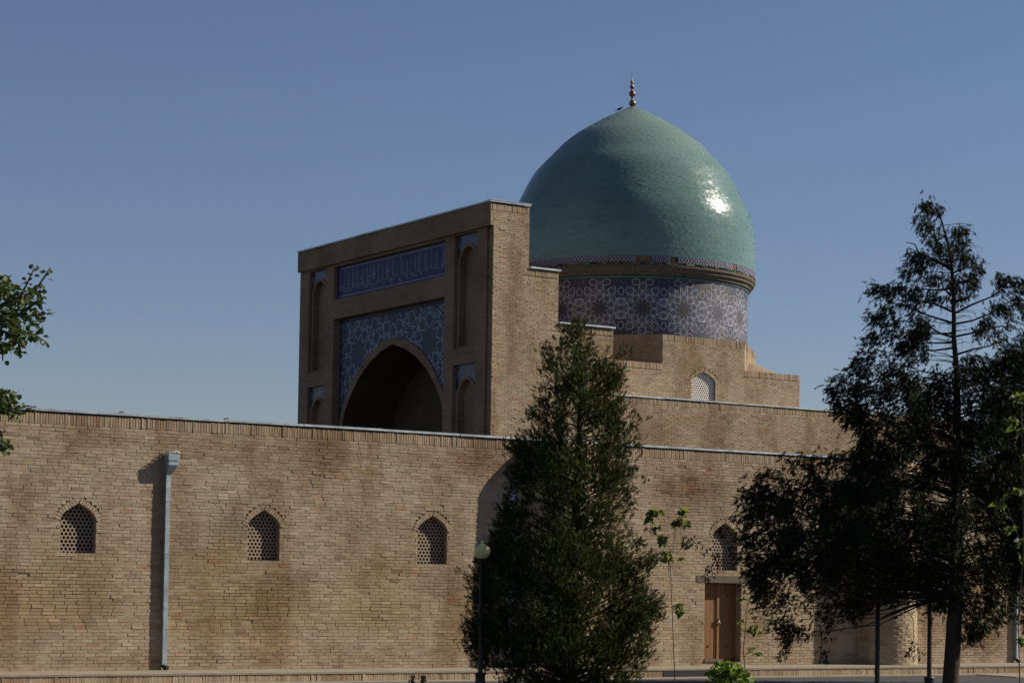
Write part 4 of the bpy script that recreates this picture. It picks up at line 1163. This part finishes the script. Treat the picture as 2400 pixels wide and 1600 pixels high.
def crown_from_outline(poly_px, d, n, axis_pts, tmax, seed, tfac=1.3, edge_gap=None, clump=None):
    """clusters through the volume of a crown; poly in photo pixels fixes its breadth and height at distance d"""
    r = np.random.default_rng(seed); poly = np.array(poly_px, float)
    lo, hi = poly.min(0), poly.max(0); out = []
    m = FPX and d/FPX
    while sum(len(o) for o in out) < n:
        q = r.uniform(lo, hi, (4000, 2)); ins, dd = poly_dist(q, poly); q = q[ins]; dd = dd[ins]*m
        t = np.minimum(tmax, dd*tfac+.12); s = r.uniform(-1, 1, len(q)); dep_ = s*t
        keep = r.random(len(q)) < np.minimum(1, .62+t/tmax)
        q, dep_ = q[keep], dep_[keep]
        if edge_gap is not None:
            k = edge_gap(q); sel = r.random(len(q)) < k; q, dep_ = q[sel], dep_[sel]
        out.append(np.column_stack([q, dep_]))
    A = np.concatenate(out)[:n]
    if clump:
        nc = int(n*clump[0]); cen = A[:nc]; pick_ = cen[r.integers(0, nc, n)]
        B = pick_+r.normal(0, 1, (n, 3))*np.array([clump[1]/m, clump[2]/m, clump[1]]); keepf = r.random(n) < clump[3]
        ins_, _ = poly_dist(B[:, :2], poly); use = keepf & (ins_ | (r.random(n) < .12)); A = np.where(use[:, None], B, A)
    P = np.array([tuple(at(x, y, d+z)) for x, y, z in A])
    return A, P

def branches(mb, trunk, targets, r0, seed, rise=.35, zmin=-9):
    r = random.Random(seed)
    for t in targets:
        t = Vector(t); best = None
        zt = t.z-rise*math.hypot(t.x-trunk[0][0], t.y-trunk[0][1])
        for a, b in zip(trunk[:-1], trunk[1:]):
            if a[2] <= zt <= b[2]: f = (zt-a[2])/(b[2]-a[2]+1e-6); best = Vector(a).lerp(Vector(b), f)
        if best is not None and best.z < zmin: best = Vector((best.x, best.y, zmin))
        if best is None: best = Vector(trunk[0] if zt < trunk[0][2] else trunk[-1])
        L = (t-best).length; mid = best.lerp(t, .5)+Vector((r.uniform(-.06,.06), r.uniform(-.06,.06), -.05*L+r.uniform(-.05,.05)))*min(1, L)
        q1 = best.lerp(mid, .5)+Vector((0,0,.02*L)); q2 = mid.lerp(t, .5)
        R = r0*min(1.0, L/1.5)+.004
        mb.tube([best, q1, mid, q2, t], [R, R*.8, R*.6, R*.4, .003], 5)

# --- conical juniper in the middle
zc = lambda pts: [(1060+a*.5613, 720+b*.5613) for a, b in pts]
polyC = zc([(535,55),(500,90),(455,125),(430,165),(385,205),(395,255),(365,330),(375,400),(330,450),(352,500),(325,545),(245,590),(272,640),(238,700),(240,770),(205,850),(212,900),(165,940),(150,1000),(95,1050),(100,1110),(75,1180),(88,1260),(55,1340),(60,1420),(110,1480),(170,1530),(190,1640),
            (740,1640),(790,1500),(815,1450),(835,1400),(820,1340),(862,1290),(858,1230),(815,1180),(805,1120),(850,1070),(795,1000),(770,940),(730,890),(745,820),(735,740),(760,700),(690,640),(770,590),(760,540),(720,480),(745,420),(690,370),(705,290),(715,230),(720,180),(640,205),(590,170),(555,120)])
def gapC(q):
    k = np.ones(len(q))
    for (x, y, rx, ry) in ((1352,875,20,16),(1310,900,14,20),(1335,945,24,14),(1425,1085,28,16),(1330,835,14,18),(1475,1260,26,10)):
        k *= 1-.93*np.exp(-((q[:, 0]-x)/rx)**2-((q[:, 1]-y)/ry)**2)
    k = k*np.where(q[:, 1] < 900, .85, 1)
    return k
DCn = 41.6
A, P = crown_from_outline(polyC, DCn, 6800, None, 1.5, 41, 1.15, gapC, (.05, .10, .15, .80))
base = at(1330, 1660, DCn); base.z = -.45; topp = at(1363, 760, DCn)
trunk = [tuple(base), tuple(at(1345, 1300, DCn)), tuple(at(1358, 1000, DCn)), tuple(at(1360, 880, DCn)), tuple(topp)]
tree = empty('juniper_tree', tuple(base)); tag(tree, 'dense conical green juniper standing in front of the wall at the centre', 'tree')
toff = np.array(tree.location)
ax = np.array([np.interp(P[:, 2], [t[2] for t in trunk], [t[i] for t in trunk]) for i in (0, 1)]).T
OUT = np.column_stack([P[:, :2]-ax, np.zeros(len(P))]); OUT /= np.linalg.norm(OUT, axis=1)[:, None]+.3; OUT *= .55
V, Q, tn = sprays(P, OUT, 5, 11, .15, (.015, .048), -.2, 42, lift=.4, spread=.75)
o = mobj('foliage', fast_mesh('foliage', V-toff, Q, M_conifer, tn), tree)
mb = MB(); mb.tube([Vector(t)-Vector(toff) for t in trunk], [.17,.10,.055,.03,.008], 9); mb.build('trunk', M_bark, tree)
mb = MB(); sel = np.random.default_rng(1).choice(len(P), 260, replace=False)
branches(mb, [tuple(np.array(t)-toff) for t in trunk], P[sel]-toff, .022, 2, .5); mb.build('branches', M_bark, tree)['kind'] = 'stuff'
# stray twigs beyond the outline
tw_ = [at(x, y, DCn) for x, y in zc([(30,1110),(45,1130),(60,1120),(75,1150),(65,1170),(50,1350),(60,1380),(800,480),(780,470),(760,475),(780,700),(790,725),(765,690),(775,545),(870,1230),(890,1225),(850,1060),(870,1045),(440,140),(455,150),(470,160),(730,175),(735,200)])]
PT = np.array([tuple(p) for p in tw_]); V, Q, tn = sprays(PT, np.tile([[.1,-.1,.2]], (len(PT), 1)), 5, 8, .13, (.016, .06), -.1, 43, lift=.3, spread=.7)
mobj('stray_sprays', fast_mesh('stray_sprays', V-toff, Q, M_conifer, tn), tree)
mb = MB(); branches(mb, [tuple(np.array(t)-toff) for t in trunk], PT-toff, .012, 5, .3); mb.build('twigs', M_twig, tree)['kind'] = 'stuff'

# --- big dark cypress at the right, with a bare topped leader
DB = 38.0
z8 = lambda pts: [(1900+a*.4209, 440+b*.4209) for a, b in pts]
polyB = [(2026,798),(2048,783),(2080,790),(2110,768),(2136,762),(2160,748),(2186,777),(2169,810),(2195,844),(2237,861),(2266,830),(2300,822),(2330,835),(2365,815),(2460,830),
         (2470,1330),(2405,1345),(2380,1400),(2345,1490),(2315,1470),(2290,1495),(2262,1505),(2248,1440),(2205,1430),(2180,1450),(2160,1420),(2145,1470),(2120,1440),(2090,1435),(2050,1415),(2009,1451),(1985,1480),(1960,1455),(1948,1500),(1925,1475),(1900,1500),(1872,1490),(1850,1520),(1833,1518),(1825,1480),(1802,1455),(1812,1425),(1775,1415),(1760,1380),(1742,1345),(1755,1310),(1728,1300),(1740,1260),(1705,1218),(1735,1195),(1733,1160),(1775,1128),(1800,1100),(1835,1095),(1850,1075),(1878,1062),(1930,1075),(1985,1062),(2020,1035),(1995,1000),(1972,985),(1950,955),(1960,935),(1942,912),(1962,880),(1995,862),(2005,838)]
def gapB(q):
    k = np.where(q[:, 1] > 1350, .75, 1.0)*np.where((q[:, 0] < 1780) & (q[:, 1] > 1200), .75, 1.0)
    k = k*np.where((q[:, 1] < 900) & (q[:, 0] < 2330), .7, 1.0)
    for (x, y, rx, ry) in ((2085,1045,26,14),(2172,1050,18,10),(2225,905,22,10),(2215,1500,40,30),(2060,1010,18,12),(2125,975,16,12),(2190,955,14,20),(1900,1380,40,22),(1965,1370,30,24),(1850,1360,28,28),(1880,1450,22,18),(2150,1035,12,10),(2300,880,24,14),(2100,860,20,14)):
        k = k*(1-.9*np.exp(-((q[:, 0]-x)/rx)**2-((q[:, 1]-y)/ry)**2))
    return k
A, P = crown_from_outline(polyB, DB, 9500, None, 1.7, 51, 1.1, gapB, (.045, .10, .11, .85))
base = at(2222, 1720, DB); base.z = -.45
trB = [tuple(base), tuple(at(2228, 1597, DB)), tuple(at(2240, 1405, DB)), tuple(at(2243, 1100, DB)), tuple(at(2243, 880, DB)), tuple(at(2236, 797, DB)), tuple(at(2235, 692, DB)), tuple(at(2229, 610, DB)), tuple(at(2222, 575, DB)), tuple(at(2208, 520, DB)), tuple(at(2192, 483, DB))]
tree = empty('cypress_tree', tuple(base)); tag(tree, 'large dark drooping cypress with sparse crooked top and thick trunk at the right', 'tree')
toff = np.array(tree.location); tB = [tuple(np.array(t)-toff) for t in trB]
ax = np.array([np.interp(P[:, 2], [t[2] for t in trB], [t[i] for t in trB]) for i in (0, 1)]).T
OUT = np.column_stack([P[:, :2]-ax, np.zeros(len(P))]); OUT /= np.linalg.norm(OUT, axis=1)[:, None]+.3; OUT *= .5
V1, Q1, t1 = sprays(P, OUT, 5, 11, .13, (.0145, .044), .40, 52, spread=.65)
tufts = z8([(640,110),(680,125),(715,120),(660,85),(635,95),(640,180),(620,205),(645,235),(690,230),(650,290),(700,300),(560,370),(585,390),(610,400),(640,400),(600,440),(625,455),(690,400),(560,480),(545,465),(720,320),(735,350),(745,370),(830,250),(815,225),(845,265),(850,340),(870,385),(850,400),(890,400),(915,440),(925,465),(870,480),(830,420),(900,500),(890,530),(880,565),(680,520),(700,590),(680,605),(580,545),(600,560),(570,600),(600,610),(520,570),(500,550),(470,570),(440,560),(400,560),(360,555),(355,580),(440,620),(470,650),(450,680),(400,690),(350,730),(370,740),(400,720),(480,740),(540,640),(590,650),(560,690),(640,730),(620,760),(700,490),(660,500),(650,390),(1045,510),(1045,550),(1060,500),(1100,505),(1140,520),(1165,545),(1190,560),(1130,600),(1150,610),(1060,660),(1035,680),(1020,655),(1080,690),(960,740),(985,760),(940,770),(1100,750),(1150,640),(1180,700),(930,800),(1040,820),(1000,850),(800,490),(780,540),(820,560),(850,600),(770,620),(820,520),(790,330),(770,400),(840,300),(430,790),(380,800),(360,830),(330,860),(460,820),(500,790)])
rT_ = random.Random(8)
PT = []
for x, y in tufts:
    dd = DB+rT_.uniform(-.5, .5)
    for _ in range(9): PT.append(tuple(at(x+rT_.gauss(0, 7), y+rT_.gauss(0, 7), dd+rT_.gauss(0, .08))))
PT = np.array(PT); axT = np.array([np.interp(PT[:, 2], [t[2] for t in trB], [t[i] for t in trB]) for i in (0, 1)]).T
OT = np.column_stack([PT[:, :2]-axT, np.zeros(len(PT))]); OT /= np.linalg.norm(OT, axis=1)[:, None]+.3; OT *= .6
V2, Q2, t2 = sprays(PT, OT, 5, 10, .12, (.013, .045), .55, 53, spread=.6)
stray = [(1612,1262),(1618,1272),(1630,1268),(1608,1275),(1661,1335),(1658,1345),(1668,1325),(1655,1290),(1675,1300),(1690,1240),(1700,1250),(1690,1320),(1835,1530),(1838,1520),(1832,1540),(1925,1530),(1928,1540),(1930,1520),(2140,1505),(2146,1520),(2136,1530),(2150,1530),(1768,1440),(1800,1470),(1520,1105)][:-1]
PS = np.array([tuple(at(x+rT_.gauss(0, 3), y+rT_.gauss(0, 3), DB+rT_.uniform(-.2, .2))) for x, y in stray for _ in range(3)])
V3, Q3, t3 = sprays(PS, np.tile([[-.2, .0, -.3]], (len(PS), 1)), 4, 9, .10, (.013, .042), .3, 54, spread=.6)
V = np.concatenate([V1, V2, V3]); Q = np.concatenate([Q1, Q2+len(V1), Q3+len(V1)+len(V2)]); tn = np.concatenate([t1, t2, t3])
mobj('foliage', fast_mesh('foliage', V-toff, Q, M_conifer2, tn), tree)
mb = MB(); mb.tube(tB, [.165,.145,.13,.085,.055,.042,.034,.026,.02,.014,.006], 10); mb.build('trunk', M_bark, tree)
mb = MB(); sel = np.random.default_rng(3).choice(len(P), 330, replace=False)
branches(mb, tB, P[sel]-toff, .013, 4, .30, 2.35); mb.build('branches', M_bark, tree)['kind'] = 'stuff'
mb = MB()
limbs = []
for L_px in ([(1790,1250),(1740,1262),(1690,1275),(1640,1262),(1612,1262)],[(1760,1330),(1715,1320),(1680,1312),(1661,1335)],[(1850,1470),(1838,1500),(1835,1530)],[(2110,1400),(2140,1450),(2142,1505)],[(1925,1480),(1926,1530)]):
    mb.tube([Vector(at(x, y, DB))-Vector(toff) for x, y in L_px], [.007*(1-i/len(L_px))+.002 for i in range(len(L_px))], 5)
limbs = [[(800,700),(900,650),(1000,610),(1070,565),(1080,510)],[(790,690),(690,645),(600,630),(520,570),(385,550)],[(785,750),(700,725),(640,705),(510,650),(440,640)],[(800,835),(720,810),(650,765),(560,745),(430,735)],[(805,810),(660,812)],[(805,860),(650,865)],[(800,890),(690,905),(640,900)],[(780,600),(740,560),(720,500)],[(780,560),(700,570),(600,560)],[(780,455),(700,410),(620,390),(570,375)],[(772,340),(800,290),(808,215)],[(800,760),(900,740),(1000,700),(1100,640)],[(800,830),(940,800),(1060,770),(1180,790)],[(790,640),(860,620),(900,590)],[(770,440),(690,400),(600,360),(580,315),(530,303)],[(780,480),(850,450),(890,420)],[(810,930),(900,900),(1000,880),(1060,850)]]
for L in limbs:
    dz = rT_.uniform(-.25, .25); pts_ = z8(L); n_ = len(pts_)
    mb.tube([Vector(at(x, y, DB+dz*i/n_))-Vector(toff) for i, (x, y) in enumerate(pts_)], [.018*(1-i/n_)+.004 for i in range(n_)], 5)
for _ in range(90):   # fine hanging twigs in the thin upper part
    x = rT_.gauss(800, 90); y = rT_.uniform(200, 900); p = at(*z8([(x, y)])[0], DB+rT_.uniform(-.3, .3)); q = p+Vector((rT_.uniform(-.1,.1), rT_.uniform(-.1,.1), -rT_.uniform(.05,.22)))
    tp = Vector((np.interp(p.z, [t[2] for t in trB], [t[0] for t in trB]), np.interp(p.z, [t[2] for t in trB], [t[1] for t in trB]), p.z-.05))
    mb.tube([tp-Vector(toff), (tp.lerp(p, .6)+Vector((0,0,.03)))-Vector(toff), p-Vector(toff), q-Vector(toff)], [.006,.005,.004,.002], 4)
mb.build('limbs', M_bark, tree)['kind'] = 'stuff'

# --- second conifer further back at the right edge
polyE = [(2330,850),(2352,815),(2385,800),(2415,770),(2455,820),(2490,960),(2530,1150),(2570,1350),(2560,1480),(2440,1540),(2380,1420),(2340,1300),(2300,1150),(2310,950)]
DE = 52
A, P = crown_from_outline(polyE, DE, 3000, None, 1.8, 71, 1.1)
base = at(2415, 1640, DE); base.z = -.45; trE = [tuple(base), tuple(at(2410, 1200, DE)), tuple(at(2405, 840, DE))]
tree = empty('juniper_tree', tuple(base)); tag(tree, 'dark bushy juniper cut by the right edge, behind the sparse topped cypress', 'tree'); toff = np.array(tree.location)
ax = np.array([np.interp(P[:, 2], [t[2] for t in trE], [t[i] for t in trE]) for i in (0, 1)]).T
OUT = np.column_stack([P[:, :2]-ax, np.zeros(len(P))]); OUT /= np.linalg.norm(OUT, axis=1)[:, None]+.3; OUT *= .5
V, Q, tn = sprays(P, OUT, 5, 11, .2, (.019, .065), .0, 72, lift=.2, spread=.65)
mobj('foliage', fast_mesh('foliage', V-toff, Q, M_conifer2, tn), tree)
mb = MB(); mb.tube([np.array(t)-toff for t in trE], [.14,.09,.02], 8); mb.build('trunk', M_bark, tree)
mb = MB(); sel = np.random.default_rng(5).choice(len(P), 90, replace=False); branches(mb, [tuple(np.array(t)-toff) for t in trE], P[sel]-toff, .02, 6, .4); mb.build('branches', M_bark, tree)['kind'] = 'stuff'

# ------------------------------------------------------------------ leaves as objects
def leaf_mesh(name, outline, mat, fold=.25, curl=.2, tone=.5):
    """outline: right half (x,y) from stem to tip; folded along the midrib"""
    V = []; Q = []; n = len(outline)
    for i, (x, y) in enumerate(outline):
        cz = -curl*y*y; V += [(0, y if i else 0, cz), (x, y, cz+fold*x), (-x, y, cz+fold*x)]
    for i in range(n-1):
        a = 3*i; b = 3*(i+1); Q += [(a, a+1, b+1, b), (a, b, b+2, a+2)]
    return fast_mesh(name, np.array(V), np.array(Q), mat, np.full(len(Q), tone))
LEAFN = {}
def place_leaf(me, p, d, upv, size, parent, off, r):
    d = Vector(d).normalized(); x = d.cross(Vector(upv)).normalized()
    if x.length < .1: x = Vector((1,0,0))
    z = x.cross(d); Mx = Matrix((x, d, z)).transposed().to_4x4()
    Mx = Matrix.Translation(Vector(p)-Vector(off)) @ Mx @ Matrix.Rotation(r.uniform(-.8, .8), 4, 'Y') @ Matrix.Diagonal((size, size, size, 1))
    cnt = LEAFN.setdefault(parent.name, [0, [], [], []]); cnt[0] += 1
    if cnt[0] > 300:          # past the 300 built one by one the leaves share one mesh
        n0 = sum(len(v) for v in cnt[1]); V = np.array([Mx @ v.co for v in me.vertices]); cnt[1].append(V)
        Q = np.array([p.vertices[:] for p in me.polygons])+n0; cnt[2].append(Q); cnt[3].append(np.full(len(Q), r.random())); return
    o = bpy.data.objects.new('leaf', me); link(o, parent); o.matrix_local = Mx
    return o
round_o = [(0,0),(.34,.10),(.50,.35),(.47,.62),(.30,.86),(0,1.05)]
lobed_o = [(0,0),(.42,-.06),(.30,.14),(.62,.34),(.38,.44),(.46,.74),(.18,.72),(0,1.05)]
droop_o = [(0,0),(.26,.08),(.30,.26),(.46,.38),(.30,.50),(.24,.74),(.10,.92),(0,1.1)]
LM_round = [leaf_mesh('leaf', round_o, M_decid, .2, .15, t) for t in (.1,.3,.5,.7,.95)]
LM_vine = [leaf_mesh('leaf', lobed_o, M_vine, f, .25, t) for t, f in ((.0,.2),(.2,.4),(.4,.1),(.6,.3),(.8,.2),(1,.35))]
LM_sap = [leaf_mesh('leaf', droop_o, M_sap, .35, .35, t) for t in (.0,.15,.3,.5,.75,1)]

# --- broad leaved tree reaching in from the left
DL = 20.0; r = random.Random(33)
lb = empty('leafy_tree', tuple(at(-900, 1700, DL).to_tuple()[:2]+(-.45,))); tag(lb, 'round leaved tree whose outer branches reach in at the left edge', 'tree'); loff = np.array(lb.location)
zl = lambda pts: [(a*.319, 600+b*.319) for a, b in pts]
sprigs = [ [(-260,520),(60,330),(150,300),(215,170),(255,85)], [(60,330),(200,300),(270,240),(330,150),(370,85)], [(-260,520),(0,420),(150,440),(260,440),(330,420),(390,430)], [(-200,560),(0,545),(120,590),(220,560),(290,600),(350,640)], [(120,590),(140,650),(150,700),(190,715)], [(60,330),(30,240),(60,170),(80,140)], [(-200,560),(-20,640),(20,700),(20,770)],[(150,440),(230,360),(320,310)],
          [(-300,900),(-60,1040),(40,1120),(120,1120),(200,1100),(270,1110)], [(-60,1040),(10,1010),(50,980)], [(-60,1040),(40,1090),(110,1060),(140,1080)],[(40,1120),(110,1150),(150,1160)],[(-300,1200),(-60,1300),(10,1330),(40,1420)],[(-60,1300),(10,1400),(60,1410)],[(-200,560),(-10,480),(60,470),(130,510),(190,580)],[(-100,300),(-20,230),(20,190)],[(-200,620),(-40,660),(30,650)]]
mb = MB(); root = at(-420, 1150, DL)
tb0 = at(-760, 1700, DL); tb0.z = -.45
mb.tube([tb0-Vector(loff), at(-740, 1350, DL)-Vector(loff), at(-700, 900, DL)-Vector(loff), at(-650, 400, DL)-Vector(loff)], [.17,.14,.10,.03], 10)
mb.tube([at(-740, 1350, DL)-Vector(loff), at(-580, 1240, DL)-Vector(loff), root-Vector(loff)], [.08,.06,.035], 8)
TIPS = []
for _ in range(46):
    q_ = at(r.uniform(-1200, -230), r.uniform(200, 1250), DL+r.uniform(-1.8, 1.8)); o_ = at(-710, r.uniform(700, 1200), DL)
    mb.tube([o_-Vector(loff), o_.lerp(q_, .5)+Vector((0,0,.08))-Vector(loff), q_-Vector(loff)], [.03,.018,.005], 5); TIPS.append((o_, q_))
for S_ in sprigs:
    P_ = zl(S_); dz = r.uniform(-.6, .6); pts_ = [at(x, y, DL+dz*min(1, i*.5)) for i, (x, y) in enumerate(P_)]
    if S_[0][0] < -90: pts_ = [root]+pts_
    n_ = len(pts_); mb.tube([p-Vector(loff) for p in pts_], [.016*(1-i/n_)+.003 for i in range(n_)], 5)
    for a, b in zip(pts_[-len(P_):-1], pts_[-len(P_)+1:]):
        L = (b-a).length; k = max(2, int(L/.020))
        for i in range(k):
            if a.lerp(b, (i+.5)/k).z < -5: continue
            p = a.lerp(b, (i+r.random())/k); off_ = Vector((r.gauss(0,1), r.gauss(0,1), r.gauss(0,.8))).normalized()
            p2 = p+off_*r.uniform(.015, .05)
            place_leaf(r.choice(LM_round), p2, off_+Vector((0,0,-.3)), (r.uniform(-1,1), r.uniform(-1,1), .8), r.uniform(.036, .056), lb, loff, r)
mb.build('branches', M_twig, lb)['kind'] = 'stuff'
# filling leaves inside the two leaf masses
for (x0, x1, y0, y1, n_) in ((-60,150,200,700,240), (60,310,240,620,190), (-60,60,140,300,40), (-60,120,990,1140,110), (-60,20,1280,1420,20), (-60,30,1340,1420,10)):
    for _ in range(n_):
        u, v = r.uniform(0, 1), r.uniform(0, 1); a = x0+(x1-x0)*u; b = y0+(y1-y0)*v
        p = at(*zl([(a, b)])[0], DL+r.uniform(-.35, .35)); dv = Vector((r.gauss(0,1), r.gauss(0,1), r.gauss(-.4,.8)))
        place_leaf(r.choice(LM_round), p, dv, (r.uniform(-1,1), r.uniform(-1,1), .8), r.uniform(.040, .062), lb, loff, r)

for o_, q_ in TIPS:     # rest of the crown, left of the picture
    for _ in range(150):
        p = o_.lerp(q_, r.uniform(.5, 1.05))+Vector((r.gauss(0, .2), r.gauss(0, .2), r.gauss(0, .16)))
        place_leaf(r.choice(LM_round), p, (r.gauss(0,1), r.gauss(0,1), r.gauss(-.4,.8)), (r.uniform(-1,1), r.uniform(-1,1), .8), r.uniform(.045, .07), lb, loff, r)
c_ = LEAFN[lb.name]
if c_[1]: mobj('leaves', fast_mesh('leaves', np.concatenate(c_[1]), np.concatenate(c_[2]), M_decid, np.concatenate(c_[3])), lb)['kind'] = 'stuff'

# --- saplings
def sapling(stem_px, d, forks, clusters, label, seed, size=.15, rad=.012, group='thin saplings in front of the wall'):
    r = random.Random(seed); b = at(*stem_px[0], d); b = Vector((b.x, b.y, -.45))
    t = empty('sapling', tuple(b)); tag(t, label, 'sapling', group)
    mb = MB(); pts = [b]+[at(x, y, d) for x, y in stem_px[1:]]; n_ = len(pts)
    mb.tube([p-b for p in pts], [rad*(1-.6*i/n_) for i in range(n_)], 7)
    for fk in forks:
        pf = [at(x, y, d+.08*i) for i, (x, y) in enumerate(fk)]; mb.tube([p-b for p in pf], [rad*.5*(1-.6*i/len(pf)) for i in range(len(pf))], 5)
    mb.build('stem', M_bark, t)
    for (x, y, n_, sp_, hang) in clusters:
        c = at(x, y, d)
        tb_ = MB()
        for k in range(int(n_*2)):
            dv = Vector((r.gauss(0,1), r.gauss(0,1), r.gauss(-.7 if hang else -.2, .5))).normalized()
            p = c+Vector((r.gauss(0,1), r.gauss(0,1), r.gauss(0,.8)))*sp_*.5
            tb_.tube([c-b, c.lerp(p, .6)-b+Vector((0,0,.015)), p-b], [.004,.003,.002], 4)
            place_leaf(r.choice(LM_sap), p, dv, (r.uniform(-1,1), r.uniform(-1,1), .9), size*r.uniform(.45, 1.15), t, tuple(b), r)
        tb_.build('twig', M_twig, t)
        if hang and sp_ > .05:
            mb = MB()
            for k in range(3):
                p = c+Vector((r.uniform(-.08,.08), r.uniform(-.08,.08), -.05)); mb.tube([p-b, p-b+Vector((0,0,-.2)), p-b+Vector((.01,0,-r.uniform(.3,.42)))], [.003,.004,.002], 4)
            mb.build('seed_pods', M_twig, t)
    return t
sapling([(1582,1640),(1582,1600),(1578,1500),(1574,1400),(1571,1330)], 45,
        [[(1571,1330),(1562,1290),(1550,1240),(1542,1205)],[(1571,1330),(1578,1280),(1584,1230),(1588,1200)],[(1576,1420),(1588,1415)]],
        [(1532,1198,13,.10,True),(1520,1212,6,.06,True),(1600,1197,10,.09,True),(1588,1222,12,.10,True),(1610,1225,4,.05,True),(1538,1240,6,.08,False),(1553,1262,9,.09,False),(1565,1302,11,.11,True),(1600,1308,3,.03,False),(1590,1420,9,.08,False),(1590,1432,4,.05,True)],
        'slender sapling with drooping leaves standing between the juniper and the plank door', 5, .15)
sapling([(1745,1640),(1745,1560),(1742,1520),(1748,1460),(1752,1400)], 46,
        [[(1746,1480),(1760,1470),(1772,1468)],[(1744,1540),(1756,1522),(1768,1515)],[(1750,1440),(1738,1412)]],
        [(1768,1470,8,.10,False),(1752,1478,4,.06,False),(1780,1480,3,.05,True),(1763,1520,5,.07,False),(1775,1532,2,.04,False),(1738,1405,3,.06,False),(1735,1455,3,.05,False)],
        'small twisted sapling rising right beside the plank door', 6, .12)
sapling([(2392,1700),(2390,1600),(2386,1450),(2398,1300),(2397,1200),(2396,1050),(2394,950)], 26,
        [[(2397,1280),(2380,1240),(2362,1190)],[(2388,1450),(2392,1400),(2400,1380)]],
        [(2390,930,7,.05,False),(2372,985,8,.06,False),(2395,1005,5,.05,False),(2345,1180,7,.045,False),(2385,1150,8,.05,False),(2372,1238,5,.04,False),(2392,1268,5,.05,False),(2393,1310,3,.03,False),(2395,1500,6,.04,False),(2398,1070,3,.03,False),(2355,1165,3,.03,False)],
        'thin sapling with yellow green leaves at the far right edge', 9, .10, .008)

# --- vine bush at the foot of the door
r = random.Random(77); vb = at(1712, 1640, 44); vb = Vector((vb.x, vb.y, -.45))
vn = empty('vine_bush', tuple(vb)); tag(vn, 'bright green leafy vine bush at the bottom edge below the plank door', 'bush')
mb = MB()
for k in range(14):
    tgt = at(1712+r.uniform(-42, 42), 1562+r.uniform(-5, 50), 44+r.uniform(-.4, .4)); mid = vb.lerp(tgt, .5)+Vector((r.uniform(-.1,.1), r.uniform(-.1,.1), .1)); mb.tube([vb-vb, mid-vb, tgt-vb], [.01,.007,.003], 5)
mb.build('stems', M_twig, vn)
for k in range(280):
    u = r.gauss(0, .5); u = max(-1, min(1, u)); top = 1553+ (18*u*u if u < 0 else 34*u*u)-8*math.exp(-((u+.35)/.25)**2); y_ = top+r.random()**1.3*85
    p = at(1712+52*u, y_, 44+r.uniform(-.45, .45)); dv = Vector((r.gauss(0,1), r.gauss(-.3,1), r.gauss(-.5,.6)))
    place_leaf(r.choice(LM_vine), p, dv, (r.uniform(-1,1), r.uniform(-1,1), .9), r.uniform(.10, .165), vn, tuple(vb), r)

# --- two small plants at the bottom edge
for (x, lab) in ((967, 'left one of two small reddish seedlings at the bottom edge before the plinth'), (991, 'right one of two small reddish seedlings at the bottom edge, nearer the lamp')):
    r = random.Random(x); b = at(x, 1640, 44); b = Vector((b.x, b.y, -.45)); t = empty('seedling', tuple(b)); tag(t, lab, 'plant', 'small reddish seedlings')
    topz = at(x, 1588, 44).z; mb = MB(); mb.tube([(0,0,0), (.01,0,(topz+.45)*.6), (0,0,topz+.45)], [.008,.006,.003], 5); mb.build('stem', M_twig, t)
    C = np.array([[0, 0, topz+.45-.03*k] for k in range(5)]); V, Q, tn = sprays(C, np.tile([[0,0,.6]], (5, 1)), 5, 6, .05, (.02, .05), -.2, x, lift=.6)
    mobj('foliage', fast_mesh('foliage', V, Q, M_red, tn), t)
